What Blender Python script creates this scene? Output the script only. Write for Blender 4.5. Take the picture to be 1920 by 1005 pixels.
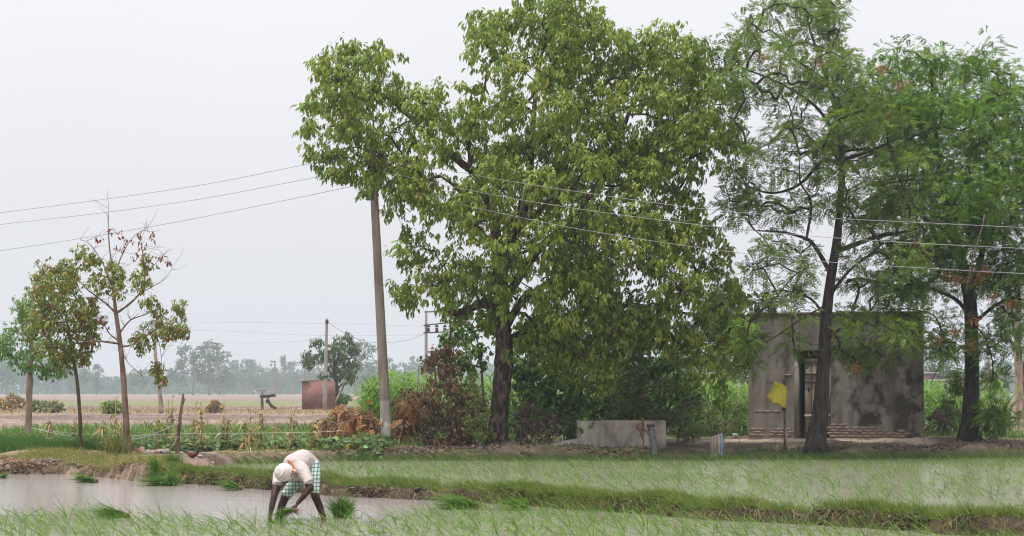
import bpy, bmesh, math, random
import numpy as np
from mathutils import Vector, Matrix

for _o in list(bpy.data.objects):
    bpy.data.objects.remove(_o)
SC = bpy.context.scene
COL = SC.collection
R = math.radians
rng = np.random.default_rng(7)
random.seed(7)

# ------------------------------------------------------------------ camera, sky, sun, exposure
F = 3200.0          # focal length in photo pixels (photo is 1920 wide)
CZ = 1.73           # eye height above the paddy water
HOR = 735.0         # horizon row in the photo
cam_d = bpy.data.cameras.new('camera')
cam = bpy.data.objects.new('camera', cam_d)
COL.objects.link(cam)
cam.location = (0, 0, CZ)
cam.rotation_euler = (R(90), 0, 0)
cam_d.sensor_width = 36.0
cam_d.lens = F / 1920 * 36.0
cam_d.shift_y = (HOR - 502.5) / 1920
cam_d.clip_start = 0.1
cam_d.clip_end = 6000
cam_d.dof.use_dof = True
cam_d.dof.focus_distance = 30.0
cam_d.dof.aperture_fstop = 5.6
SC.camera = cam

SUN_EL, SUN_AZ = R(74), R(235)     # azimuth clockwise from +Y (north)
world = bpy.data.worlds.new('World')
SC.world = world
world.use_nodes = True
wn, wl_ = world.node_tree.nodes, world.node_tree.links
wn.clear()
w_out = wn.new('ShaderNodeOutputWorld')
w_bg = wn.new('ShaderNodeBackground')
w_bg.inputs['Strength'].default_value = 0.1
w_sky = wn.new('ShaderNodeTexSky')
w_sky.sky_type = 'NISHITA'
w_sky.sun_disc = False
w_sky.sun_elevation = SUN_EL
w_sky.sun_rotation = SUN_AZ
w_sky.dust_density = 6.0
w_sky.air_density = 1.0
w_tc = wn.new('ShaderNodeTexCoord')
w_sep = wn.new('ShaderNodeSeparateXYZ')
w_ramp = wn.new('ShaderNodeMapRange')       # overcast layer: a little brighter overhead than at the horizon
w_ramp.inputs['From Min'].default_value = 0.0
w_ramp.inputs['From Max'].default_value = 1.0
w_ramp.inputs['To Min'].default_value = 7.1
w_ramp.inputs['To Max'].default_value = 16.0
w_cl = wn.new('ShaderNodeVectorMath'); w_cl.operation = 'SCALE'
w_cl.inputs[0].default_value = (0.965, 0.958, 1.0)
w_mix = wn.new('ShaderNodeMix'); w_mix.data_type = 'RGBA'
w_mix.inputs['Factor'].default_value = 0.92
wl_.new(w_tc.outputs['Generated'], w_sep.inputs[0])
wl_.new(w_sep.outputs['Z'], w_ramp.inputs['Value'])
w_nz = wn.new('ShaderNodeTexNoise'); w_nz.inputs['Scale'].default_value = 2.2; w_nz.inputs['Detail'].default_value = 4
w_nr = wn.new('ShaderNodeMapRange'); w_nr.inputs['From Min'].default_value = 0.3; w_nr.inputs['From Max'].default_value = 0.7
w_nr.inputs['To Min'].default_value = 0.97; w_nr.inputs['To Max'].default_value = 1.03
w_mu = wn.new('ShaderNodeMath'); w_mu.operation = 'MULTIPLY'
wl_.new(w_tc.outputs['Generated'], w_nz.inputs['Vector']); wl_.new(w_nz.outputs[0], w_nr.inputs['Value'])
wl_.new(w_ramp.outputs[0], w_mu.inputs[0]); wl_.new(w_nr.outputs[0], w_mu.inputs[1])
wl_.new(w_mu.outputs[0], w_cl.inputs['Scale'])
wl_.new(w_sky.outputs[0], w_mix.inputs['A'])
wl_.new(w_cl.outputs[0], w_mix.inputs['B'])
wl_.new(w_mix.outputs['Result'], w_bg.inputs['Color'])
wl_.new(w_bg.outputs[0], w_out.inputs['Surface'])

sun_d = bpy.data.lights.new('sun', 'SUN')
sun_d.energy = 3.3
sun_d.angle = R(18)
sun_d.color = (1.0, 0.96, 0.9)
sun = bpy.data.objects.new('sun', sun_d)
COL.objects.link(sun)
sun.location = (0, 0, 60)
_sd = Vector((math.sin(SUN_AZ) * math.cos(SUN_EL), math.cos(SUN_AZ) * math.cos(SUN_EL), math.sin(SUN_EL)))
sun.rotation_euler = _sd.to_track_quat('Z', 'Y').to_euler()

SC.view_settings.view_transform = 'Standard'
SC.view_settings.look = 'None'
SC.view_settings.gamma = 1.0
SC.view_settings.exposure = 0.18
SC.view_settings.use_curve_mapping = False
SC.render.engine = 'CYCLES'
SC.cycles.use_denoising = True
SC.cycles.pixel_filter_type = 'BLACKMAN_HARRIS'
SC.cycles.filter_width = 1.1
SC.cycles.max_bounces = 6
SC.cycles.diffuse_bounces = 3
SC.cycles.glossy_bounces = 2
SC.cycles.transmission_bounces = 3
SC.cycles.volume_bounces = 1
SC.cycles.transparent_max_bounces = 4
SC.cycles.use_adaptive_sampling = False
HAZE_DENSITY = 0.00044

# ------------------------------------------------------------------ helpers
def W(px, py, Y):
    return np.array([(px - 960) / F * Y, Y, CZ - (py - HOR) / F * Y])

def WX(px, Y):
    return (px - 960) / F * Y

WL = {}        # world translation of every root or part

def setp(o, label=None, cat=None, group=None, kind=None):
    if label: o['label'] = label
    if cat: o['category'] = cat
    if group: o['group'] = group
    if kind: o['kind'] = kind
    return o

def thing(name, loc, label, cat, group=None, rz=0.0):
    o = bpy.data.objects.new(name, None)
    o.empty_display_size = 0.2
    COL.objects.link(o)
    o.location = [float(q) for q in loc]
    o.rotation_euler = (0, 0, rz)
    WL[o.name] = np.array(loc, float)
    return setp(o, label, cat, group)

def copy_tree(o, parent=None):
    c = o.copy()
    COL.objects.link(c)
    if parent is not None:
        c.parent = parent
    for ch in o.children:
        copy_tree(ch, c)
    return c

class MB:
    """collects vertices and faces of one mesh"""
    def __init__(s):
        s.v, s.c, s.f, s.n = [], [], {3: [], 4: []}, 0
        s.m = {3: [], 4: []}

    def add(s, v, faces, col=(0.5, 0.5, 0.5), mi=0):
        v = np.asarray(v, float).reshape(-1, 3)
        col = np.asarray(col, float)
        s.v.append(v)
        s.c.append(np.broadcast_to(col, v.shape).copy())
        for fa in faces:
            fa = np.asarray(fa, np.int64)
            if fa.size == 0: continue
            k = fa.shape[1]
            s.f[k].append(fa + s.n)
            s.m[k].append(np.full(len(fa), mi, np.int32))
        s.n += len(v)

    def tube(s, pts, rad, ns=6, col=(0.5, 0.5, 0.5), mi=0, cap=True, rough=0.0, flat=1.0):
        pts = np.asarray(pts, float); n = len(pts)
        rad = np.broadcast_to(np.asarray(rad, float), (n,))
        t = np.gradient(pts, axis=0)
        t /= np.linalg.norm(t, axis=1)[:, None] + 1e-9
        ref = np.array([0, 0, 1.0]) if abs(t[0, 2]) < 0.9 else np.array([1.0, 0, 0])
        a = np.cross(ref, t[0]); a /= np.linalg.norm(a)
        vs = []
        ang = np.arange(ns) / ns * 2 * math.pi
        for i in range(n):
            a = a - t[i] * a.dot(t[i]); a /= np.linalg.norm(a) + 1e-9
            b = np.cross(t[i], a)
            rr = rad[i] * (1 + (rng.normal(0, rough, ns) if rough else 0))
            vs.append(pts[i] + (np.cos(ang) * rr)[:, None] * a + (np.sin(ang) * rr * flat)[:, None] * b)
        v = np.concatenate(vs)
        i, j = np.meshgrid(np.arange(n - 1), np.arange(ns), indexing='ij')
        j2 = (j + 1) % ns
        q = np.stack([i * ns + j, i * ns + j2, (i + 1) * ns + j2, (i + 1) * ns + j], -1).reshape(-1, 4)
        fs = [q]
        if cap:
            v = np.concatenate([v, pts[:1], pts[-1:]])
            k = np.arange(ns); k2 = (k + 1) % ns
            fs.append(np.stack([k2, k, np.full(ns, n * ns)], -1))
            fs.append(np.stack([(n - 1) * ns + k, (n - 1) * ns + k2, np.full(ns, n * ns + 1)], -1))
        s.add(v, fs, col, mi)

    def box(s, lo, hi, col=(0.5, 0.5, 0.5), mi=0):
        lo, hi = np.asarray(lo, float), np.asarray(hi, float)
        v = np.array([[x, y, z] for z in (lo[2], hi[2]) for y in (lo[1], hi[1]) for x in (lo[0], hi[0])])
        s.add(v, [[[0, 2, 3, 1], [4, 5, 7, 6], [0, 1, 5, 4], [2, 6, 7, 3], [0, 4, 6, 2], [1, 3, 7, 5]]], col, mi)

    def ball(s, c, r, nu=12, nv=8, col=(0.5, 0.5, 0.5), mi=0, rough=0.0):
        r = np.broadcast_to(np.asarray(r, float), (3,))
        th = np.linspace(0, math.pi, nv + 1)[1:-1]
        ph = np.arange(nu) / nu * 2 * math.pi
        v = np.array([[math.sin(a) * math.cos(b), math.sin(a) * math.sin(b), math.cos(a)] for a in th for b in ph] + [[0, 0, 1], [0, 0, -1]])
        if rough: v *= 1 + rng.normal(0, rough, (len(v), 1))
        v = v * r + np.asarray(c, float)
        q = [[i * nu + j, (i + 1) * nu + j, (i + 1) * nu + (j + 1) % nu, i * nu + (j + 1) % nu] for i in range(nv - 2) for j in range(nu)]
        m = (nv - 1) * nu
        t = [[m, j, (j + 1) % nu] for j in range(nu)] + [[m + 1, (nv - 2) * nu + (j + 1) % nu, (nv - 2) * nu + j] for j in range(nu)]
        s.add(v, [q, t], col, mi)

    def build(s, name, mats, parent=None, smooth=False, local=False, loc=None):
        me = bpy.data.meshes.new(name)
        v = np.concatenate(s.v)
        if loc is not None and parent is None:
            v = v - np.asarray(loc, float)
        elif parent is not None and not local:
            v = v - WL[parent.name]
        c = np.concatenate(s.c)
        me.vertices.add(len(v)); me.vertices.foreach_set('co', v.astype(np.float32).ravel())
        loops, starts, mi, at = [], [], [], 0
        for k in (3, 4):
            if s.f[k]:
                fa = np.concatenate(s.f[k])
                loops.append(fa.ravel()); starts.append(at + np.arange(len(fa)) * k); at += fa.size
                mi.append(np.concatenate(s.m[k]))
        loops, starts, mi = np.concatenate(loops), np.concatenate(starts), np.concatenate(mi)
        me.loops.add(len(loops)); me.loops.foreach_set('vertex_index', loops.astype(np.int32))
        me.polygons.add(len(starts)); me.polygons.foreach_set('loop_start', starts.astype(np.int32))
        me.polygons.foreach_set('material_index', mi)
        if smooth: me.polygons.foreach_set('use_smooth', np.ones(len(starts), bool))
        at_ = me.color_attributes.new('Col', 'FLOAT_COLOR', 'POINT')
        at_.data.foreach_set('color', np.concatenate([c, np.ones((len(c), 1))], 1).astype(np.float32).ravel())
        me.update(calc_edges=True)
        for m in (mats if isinstance(mats, (list, tuple)) else [mats]): me.materials.append(m)
        o = bpy.data.objects.new(name, me)
        COL.objects.link(o)
        if parent is not None:
            o.parent = parent
            WL[o.name] = WL[parent.name]
        elif loc is not None:
            o.location = [float(q) for q in loc]; WL[o.name] = np.array(loc, float)
        else:
            WL[o.name] = np.zeros(3)
        return o

def unit(v):
    return v / (np.linalg.norm(v, axis=-1, keepdims=True) + 1e-9)

def rand_dirs(n):
    return unit(rng.normal(size=(n, 3)))

def leaves(mb, P, D, N, L, Wd, C, curl=0.25, fold=0.25, mi=0, tipw=0.72):
    """six-vertex folded, curling leaves: base P, direction D, face normal N"""
    P, D = np.asarray(P), unit(np.asarray(D))
    n = len(P)
    L = np.broadcast_to(L, (n,))[:, None]; Wd = np.broadcast_to(Wd, (n,))[:, None]
    S = unit(np.cross(D, N)); U = np.cross(S, D)
    def pt(t, sgn, w, drop):
        return P + D * L * t + S * Wd * 0.5 * w * sgn + U * (Wd * fold * abs(sgn) * w - L * curl * drop)
    v = np.stack([pt(0, 0, 0, 0), pt(.33, -1, 1, .08), pt(.33, 1, 1, .08), pt(.7, -1, tipw, .45), pt(.7, 1, tipw, .45), pt(1, 0, 0, 1)], 1)
    b = (np.arange(n) * 6)[:, None]
    tri = np.concatenate([b + [0, 2, 1], b + [3, 4, 5]])
    quad = b + [1, 2, 4, 3]
    mb.add(v.reshape(-1, 3), [tri, quad], np.repeat(C, 6, 0), mi)

def blades(mb, P, D, B, L, Wd, C, nseg=3, mi=0, S=None, C2=None):
    """strips that start at P along D and are carried off by B at the tip"""
    P = np.asarray(P); n = len(P)
    D = unit(D); L = np.broadcast_to(L, (n,))[:, None]; Wd = np.broadcast_to(Wd, (n,))[:, None]
    if S is None:
        a = rng.uniform(0, 2 * math.pi, n)
        S = np.stack([np.cos(a), np.sin(a), np.zeros(n)], 1)
        S = unit(S - D * (S * D).sum(1, keepdims=True))
    vs, cs = [], []
    for k in range(nseg):
        t = k / nseg
        w = 0.5 * (1 - t ** 2.2) * (0.75 if k == 0 else 1)
        c = P + D * L * t + B * L * t * t
        vs += [c - S * Wd * w, c + S * Wd * w]
        cc = C if C2 is None else C * (1 - t) + C2 * t
        cs += [cc, cc]
    vs.append(P + D * L + B * L); cs.append(C if C2 is None else C2)
    v = np.stack(vs, 1); m = 2 * nseg + 1
    b = (np.arange(n) * m)[:, None]
    q = [b + [2 * k, 2 * k + 1, 2 * k + 3, 2 * k + 2] for k in range(nseg - 1)]
    tri = b + [2 * nseg - 2, 2 * nseg - 1, 2 * nseg]
    mb.add(v.reshape(-1, 3), [np.concatenate(q)] + [tri] if q else [tri], np.stack(cs, 1).reshape(-1, 3), mi)

def jit(base, n, s=0.25, warm=0.0):
    """n colours around base: overall lightness and a little hue vary"""
    base = np.asarray(base, float)
    l = np.exp(rng.normal(0, s, (n, 1)))
    h = rng.normal(0, 0.12, (n, 1))
    c = base * l * np.concatenate([1 + h, np.ones((n, 1)), 1 - h], 1)
    return np.clip(c, 0.004, 0.8)

# value noise
_tab = np.random.default_rng(3).uniform(-1, 1, (256, 256))
def vnoise(x, y):
    xi, yi = np.floor(x).astype(int), np.floor(y).astype(int)
    fx, fy = x - xi, y - yi
    fx, fy = fx * fx * (3 - 2 * fx), fy * fy * (3 - 2 * fy)
    g = lambda a, b: _tab[a & 255, b & 255]
    return (g(xi, yi) * (1 - fx) + g(xi + 1, yi) * fx) * (1 - fy) + (g(xi, yi + 1) * (1 - fx) + g(xi + 1, yi + 1) * fx) * fy
def fbm(x, y, o=4):
    x, y = np.asarray(x, float), np.asarray(y, float)
    r, a = 0, 1.0
    for k in range(o):
        r = r + a * vnoise(x * 2 ** k + 17 * k, y * 2 ** k + 31 * k); a *= 0.5
    return r
def sst(x, a, b):
    t = np.clip((x - a) / (b - a), 0, 1)
    return t * t * (3 - 2 * t)

# ------------------------------------------------------------------ materials
def new_mat(name):
    m = bpy.data.materials.new(name); m.use_nodes = True
    nt = m.node_tree; nt.nodes.clear()
    out = nt.nodes.new('ShaderNodeOutputMaterial')
    return m, nt.nodes, nt.links, out

def leaf_mat(name, rough=0.45, trans=0.35, spec=0.4, gain=1.0):
    m, n, l, out = new_mat(name)
    a = n.new('ShaderNodeAttribute'); a.attribute_name = 'Col'
    p = n.new('ShaderNodeBsdfPrincipled')
    p.inputs['Roughness'].default_value = rough
    p.inputs['Specular IOR Level'].default_value = spec
    t = n.new('ShaderNodeBsdfTranslucent')
    g = n.new('ShaderNodeVectorMath'); g.operation = 'MULTIPLY'
    g.inputs[1].default_value = (1.25, 1.35, 0.7)
    mx = n.new('ShaderNodeMixShader'); mx.inputs[0].default_value = trans
    l.new(a.outputs['Color'], p.inputs['Base Color'])
    l.new(a.outputs['Color'], g.inputs[0]); l.new(g.outputs[0], t.inputs['Color'])
    l.new(p.outputs[0], mx.inputs[1]); l.new(t.outputs[0], mx.inputs[2])
    l.new(mx.outputs[0], out.inputs['Surface'])
    return m

def rough_mat(name, cols, scale=(4, 4, 4), rough=0.85, bump=0.3, bscale=None, detail=6, bdist=0.02, spec=0.25, ramp=(0.35, 0.65), metal=0.0, use_attr=False, extra=None):
    """noise between two or three colours, with fine relief; use_attr multiplies by the mesh colour"""
    m, n, l, out = new_mat(name)
    tc = n.new('ShaderNodeTexCoord'); mp = n.new('ShaderNodeMapping')
    mp.inputs['Scale'].default_value = scale
    l.new(tc.outputs['Object'], mp.inputs[0])
    nz = n.new('ShaderNodeTexNoise'); nz.inputs['Scale'].default_value = 1.0; nz.inputs['Detail'].default_value = detail
    nz.inputs['Roughness'].default_value = 0.62
    l.new(mp.outputs[0], nz.inputs['Vector'])
    cr = n.new('ShaderNodeValToRGB')
    cr.color_ramp.elements[0].position, cr.color_ramp.elements[1].position = ramp
    cr.color_ramp.elements[0].color = (*cols[0], 1); cr.color_ramp.elements[1].color = (*cols[-1], 1)
    if len(cols) == 3:
        e = cr.color_ramp.elements.new((ramp[0] + ramp[1]) / 2); e.color = (*cols[1], 1)
    l.new(nz.outputs[0], cr.inputs[0])
    p = n.new('ShaderNodeBsdfPrincipled')
    p.inputs['Roughness'].default_value = rough; p.inputs['Specular IOR Level'].default_value = spec
    p.inputs['Metallic'].default_value = metal
    src = cr.outputs[0]
    if use_attr:
        a = n.new('ShaderNodeAttribute'); a.attribute_name = 'Col'
        mu = n.new('ShaderNodeMix'); mu.data_type = 'RGBA'; mu.blend_type = 'MULTIPLY'; mu.inputs['Factor'].default_value = 1.0
        l.new(src, mu.inputs['A']); l.new(a.outputs['Color'], mu.inputs['B']); src = mu.outputs['Result']
    if extra: src = extra(n, l, tc, src)
    l.new(src, p.inputs['Base Color'])
    if bump:
        bz = n.new('ShaderNodeTexNoise'); bz.inputs['Detail'].default_value = 8; bz.inputs['Scale'].default_value = 1.0
        bm = n.new('ShaderNodeMapping'); bm.inputs['Scale'].default_value = bscale or tuple(q * 3 for q in scale)
        l.new(tc.outputs['Object'], bm.inputs[0]); l.new(bm.outputs[0], bz.inputs['Vector'])
        b = n.new('ShaderNodeBump'); b.inputs['Strength'].default_value = bump; b.inputs['Distance'].default_value = bdist
        l.new(bz.outputs[0], b.inputs['Height']); l.new(b.outputs[0], p.inputs['Normal'])
    l.new(p.outputs[0], out.inputs['Surface'])
    return m

M = {}
M['leaf'] = leaf_mat('glossy_leaf', 0.45, 0.4, 0.3)
M['leaf_soft'] = leaf_mat('soft_leaf', 0.6, 0.4, 0.18)
M['grass'] = leaf_mat('grass_blade', 0.5, 0.4, 0.25)
M['dry'] = leaf_mat('dry_leaf', 0.75, 0.2, 0.15)
M['bark'] = rough_mat('grey_brown_bark', [(0.02, 0.014, 0.011), (0.07, 0.05, 0.04), (0.17, 0.135, 0.115)], (11, 11, 4.5), 0.9, 1.0, (20, 20, 8), bdist=0.07, ramp=(0.36, 0.66), spec=0.1)
M['bark_dark'] = rough_mat('dark_bark', [(0.022, 0.017, 0.015), (0.075, 0.06, 0.053)], (14, 14, 2.5), 0.9, 0.9, (34, 34, 4), bdist=0.03)
M['bark_pale'] = rough_mat('pale_bark', [(0.13, 0.085, 0.06), (0.34, 0.24, 0.18), (0.45, 0.36, 0.29)], (8, 8, 2), 0.85, 0.5, ramp=(0.3, 0.7))
M['bark_red'] = rough_mat('reddish_bark', [(0.06, 0.035, 0.026), (0.2, 0.12, 0.085), (0.3, 0.21, 0.16)], (12, 12, 2.2), 0.85, 0.5, ramp=(0.33, 0.68))
M['twig'] = rough_mat('dry_twig', [(0.08, 0.06, 0.05), (0.22, 0.17, 0.14)], (10, 10, 10), 0.9, 0.3)
# ------------------------------------------------------------------ the lie of the land
_near = np.array([(-40, 41.5), (-20, 38.2), (-10.86, 36.2), (-9.6, 35.8), (-7.43, 33.6), (-6.2, 32.0), (-4.56, 30.4), (-3.2, 28.9), (-2.84, 28.4), (-1.37, 27.4), (-0.08, 26.2),
                  (1.24, 24.4), (2.36, 23.5), (3.25, 22.6), (4.3, 21.5), (6.03, 20.1), (12, 15.5), (30, 8)])
_far = np.array([(-30, 41.0), (-7, 41.0), (-4.2, 43.2), (0, 43.4), (4, 43.2), (6.5, 43.6), (9, 44.0), (13.3, 45.0), (20, 46), (40, 48)])
def Yn(x): return np.interp(x, _near[:, 0], _near[:, 1])
def Yf(x): return np.interp(x, _far[:, 0], _far[:, 1])
XL = -7.0
def bundw(x): return 1.25 + 0.1 * np.sin(x * 1.3)

def masks(x, y):
    e1 = 0.3 * fbm(x * 1.1, y * 1.1, 4)
    d1 = y - Yn(x) + e1
    s = np.minimum(np.minimum(y - Yn(x) - bundw(x), Yf(x) - y), (x - XL - 0.08 * (y - 36) ** 1) * 0.8) + 0.25 * fbm(x * 0.9 + 50, y * 0.9, 3)
    return d1, s

def H(x, y):
    x, y = np.asarray(x, float), np.asarray(y, float)
    d1, s = masks(x, y)
    n1 = fbm(x * 0.8, y * 0.8, 4); n2 = fbm(x * 3.1 + 9, y * 3.1, 4); n3 = fbm(x * 0.21 + 5, y * 0.21, 3)
    inb = sst(x, -7.5, -5.0)
    bund = 0.17 + 0.05 * n1
    bank = 0.22 + 0.10 * n1 + 0.04 * sst(d1, 0.6, 3)
    yf = Yf(x)
    beyond = sst(y, yf - 1.5, yf - 0.2)
    land = bank * (1 - inb) + bund * inb
    ridge = np.exp(-((y - yf - 1.1) / 0.8) ** 2) * (0.13 + 0.10 * n1) * sst(x, -4.5, -2.5) * (1 - 0.9 * sst(x, 2.6, 4.2) * (1 - sst(x, 8.4, 9.6)))
    slope = sst(x, 2.8, 4.5)
    farland = 0.22 * (1 - slope) + (0.05 + 0.19 * sst(y, yf, yf + 4.5)) * slope + 0.035 * n1 + ridge
    mound = 0.12 * np.exp(-(((x - 9.6) / 3.9) ** 4 + ((y - 50) / 4.2) ** 4)) + 0.12 * np.exp(-(((x - 13.3) / 1.4) ** 2 + ((y - 48.3) / 1.2) ** 2))
    land = land * (1 - beyond) + (farland + mound * (1 + 0.15 * n1)) * beyond
    lf = sst(y, 46, 56)
    land = land * (1 - lf) + (0.25 + 0.03 * n3 + mound) * lf
    plough = sst(y, 64, 70) * (1 - sst(y, 112, 120))
    land = land + plough * (0.07 * n2 + 0.05 * np.sin(y * 2.2 + 0.4 * n1)) * (y < 125)
    land = land + 0.032 * n2 * (1 - sst(y, 50, 60)) + 0.05 * np.abs(fbm(x * 5.1, y * 5.1 + 3, 3)) * sst(1.1 - np.abs(d1 - 0.3), 0, 0.8) * (y < Yf(x) - 0.3)
    a = sst(d1, -0.12, 0.22); b = sst(-s, -0.12, 0.3)
    return -0.2 + (land + 0.2) * a * b

def ground_colour(x, y):
    """dry and wet soil, litter, stubble, ploughland: where each lies"""
    d1, s = masks(x, y)
    n1 = fbm(x * 0.7 + 3, y * 0.7, 4); n2 = fbm(x * 2.7, y * 2.7 + 8, 4); n3 = fbm(x * 0.05, y * 0.12, 4)
    c = np.empty(x.shape + (3,))
    c[:] = (0.235, 0.172, 0.135)
    def mix(k, col):
        k = np.clip(k, 0, 1)[..., None]
        c[:] = c * (1 - k) + np.array(col) * k
    # bank and bund
    mix(sst(n1, -0.1, 0.5) * 0.6, (0.30, 0.225, 0.17))
    mix(sst(n2, -0.1, 0.4) * (x < -5) * (y < 42) * 0.75, (0.115, 0.083, 0.064))
    mix(sst(x, -7, -4.5) * (y < Yf(x) - 0.5), (0.05, 0.037, 0.027))
    mix(sst(n2, 0, 0.5) * (d1 < 1.6) * 0.7, (0.085, 0.06, 0.043))
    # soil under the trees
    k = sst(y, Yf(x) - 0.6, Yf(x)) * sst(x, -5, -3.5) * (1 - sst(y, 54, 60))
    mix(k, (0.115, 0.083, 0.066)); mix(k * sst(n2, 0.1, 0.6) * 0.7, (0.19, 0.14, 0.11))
    k = np.exp(-(((x - 8.6) / 3.6) ** 4 + ((y - 48.2) / 2.4) ** 4))
    mix(k * sst(n1, -0.6, 0.2), (0.46, 0.36, 0.285))
    # green crop ground, ploughland, stubble, far fields
    g = sst(y, 43.5, 46) * (x < -2.5)
    mix(g, (0.10, 0.12, 0.045))
    g = sst(y, 50, 56) * (x >= -2.5)
    mix(g, (0.11, 0.13, 0.045))
    edge = 66 + 1.6 * n3
    mix(sst(y, edge - 1, edge + 1), (0.23, 0.172, 0.145))
    mix(sst(y, edge, edge + 2) * sst(np.sin(y * 0.21 + n3 * 1.5 + x * 0.01), -0.1, 0.7) * 0.75, (0.115, 0.083, 0.07))
    mix(sst(y, edge, edge + 2) * sst(n2, 0.1, 0.7) * 0.5, (0.285, 0.215, 0.18))
    mix(sst(y, 112, 118), (0.235, 0.172, 0.112))
    mix(sst(y, 135, 142), (0.19, 0.14, 0.112))
    mix(sst(y, 160, 164) * (n3 > -0.2), (0.23, 0.17, 0.12))
    mix(sst(y, 195, 205) * sst(-x, 5, 20), (0.16, 0.2, 0.075))
    mix(sst(y, 250, 260), (0.21, 0.155, 0.13))
    mix(sst(y, 330, 345), (0.23, 0.175, 0.135))
    return c

_u = np.linspace(-1, 1, 280)
_y = [13.0]
while _y[-1] < 1400:
    q = _y[-1]
    _y.append(q + (0.1 if q < 47 else 0.22 if q < 64 else 0.42 if q < 122 else 0.02 * q))
_y = np.array(_y)
GX = _u[None, :] * (0.42 * _y[:, None] + 5.0); GY = np.repeat(_y[:, None], len(_u), 1)
GZ = H(GX, GY)
mb = MB()
ni, nj = GX.shape
ii, jj = np.meshgrid(np.arange(ni - 1), np.arange(nj - 1), indexing='ij')
q = np.stack([ii * nj + jj, ii * nj + jj + 1, (ii + 1) * nj + jj + 1, (ii + 1) * nj + jj], -1).reshape(-1, 4)
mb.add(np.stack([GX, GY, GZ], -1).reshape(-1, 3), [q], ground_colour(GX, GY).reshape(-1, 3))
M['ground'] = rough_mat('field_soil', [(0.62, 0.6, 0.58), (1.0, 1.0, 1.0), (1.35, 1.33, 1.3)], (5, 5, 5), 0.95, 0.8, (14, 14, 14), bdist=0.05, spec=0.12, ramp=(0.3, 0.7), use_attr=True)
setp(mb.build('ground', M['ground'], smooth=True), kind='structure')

# ------------------------------------------------------------------ water
def water_mat():
    m, n, l, out = new_mat('muddy_water')
    p = n.new('ShaderNodeBsdfPrincipled')
    p.inputs['Base Color'].default_value = (0.32, 0.28, 0.262, 1)
    p.inputs['Roughness'].default_value = 0.06
    p.inputs['IOR'].default_value = 1.33
    tc = n.new('ShaderNodeTexCoord')
    hs = []
    for sc, d in (((1.6, 5.0, 1), 4), ((5, 16, 1), 3)):
        mp = n.new('ShaderNodeMapping'); mp.inputs['Scale'].default_value = sc; mp.inputs['Rotation'].default_value = (0, 0, 0.25)
        nz = n.new('ShaderNodeTexNoise'); nz.inputs['Scale'].default_value = 1; nz.inputs['Detail'].default_value = d
        l.new(tc.outputs['Object'], mp.inputs[0]); l.new(mp.outputs[0], nz.inputs['Vector']); hs.append(nz)
    ad = n.new('ShaderNodeMath'); ad.operation = 'ADD'
    l.new(hs[0].outputs[0], ad.inputs[0]); l.new(hs[1].outputs[0], ad.inputs[1])
    b = n.new('ShaderNodeBump'); b.inputs['Strength'].default_value = 0.22; b.inputs['Distance'].default_value = 0.05
    l.new(ad.outputs[0], b.inputs['Height']); l.new(b.outputs[0], p.inputs['Normal'])
    l.new(p.outputs[0], out.inputs['Surface'])
    return m
M['water'] = water_mat()
mb = MB()
xs = np.linspace(-30, 32, 32); ys = np.linspace(11, 49, 20)
gx, gy = np.meshgrid(xs, ys); nj = len(xs)
ii, jj = np.meshgrid(np.arange(len(ys) - 1), np.arange(nj - 1), indexing='ij')
mb.add(np.stack([gx, gy, gx * 0], -1).reshape(-1, 3), [np.stack([ii * nj + jj, ii * nj + jj + 1, (ii + 1) * nj + jj + 1, (ii + 1) * nj + jj], -1).reshape(-1, 4)])
setp(mb.build('paddy_water', M['water'], smooth=True), kind='structure')

# ------------------------------------------------------------------ haze
m, n, l, out = new_mat('haze_air')
pv = n.new('ShaderNodeVolumePrincipled')
pv.inputs['Color'].default_value = (0.77, 0.895, 1.0, 1)
pv.inputs['Density'].default_value = HAZE_DENSITY
pv.inputs['Anisotropy'].default_value = 0.35
l.new(pv.outputs[0], out.inputs['Volume'])
mb = MB(); mb.box((-640, -12, -1.4), (640, 1420, 44))
hz = setp(mb.build('haze', m), kind='stuff')

# ------------------------------------------------------------------ grass and rice
def scatter(n, x0, x1, y0, y1, fan=None):
    y = rng.uniform(y0, y1, n); x = rng.uniform(x0, x1, n)
    return x, y

def grass(mb, x, y, L, lean, C, wind=(-0.25, 0, 0), w=0.008, nseg=2, z=None, drop=0.25, C2=None, stand=1.0):
    n = len(x)
    z = H(x, y) - 0.01 if z is None else z
    P = np.stack([x, y, z], 1)
    a = rng.uniform(0, 2 * math.pi, n); k = np.abs(rng.normal(0, lean, n))
    D = np.stack([np.cos(a) * k + wind[0], np.sin(a) * k + wind[1], np.full(n, stand)], 1)
    B = np.stack([np.cos(a) * k + wind[0] * 1.3, np.sin(a) * k, -drop * (0.3 + k)], 1) * 0.6
    blades(mb, P, D, B, L, w, C, nseg, C2=C2)

# grass on the bund and the banks
mb = MB()
x1 = rng.uniform(-6.8, 9.5, 130000); y1 = Yn(x1) + rng.uniform(0.0, 1.75, len(x1))
x2 = rng.uniform(-16.5, -4.3, 165000); y2 = Yn(x2) + rng.uniform(0.0, 8.0, len(x2)) * rng.random(len(x2)) ** 0.5
x3 = rng.uniform(-8, 17, 26000); y3 = Yf(x3) + rng.uniform(-0.5, 0.5, len(x3))
x, y = np.concatenate([x1, x2, x3]), np.concatenate([y1, y2, y3])
d1, s = masks(x, y)
n1 = fbm(x * 0.55 + 21, y * 0.55, 4)
h = H(x, y)
bund = (d1 > 0.0) & (s < 0.05) & (x > -6.5) & (y < Yf(x) - 0.5)
bank = (d1 > 0.1) & (s < 0.05) & ((x <= -6.5) | ((d1 > 1.5) & (x < -4))) & (y < 42.6)
lip = (np.abs(y - Yf(x)) < 0.45) & (x > -7)
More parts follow.
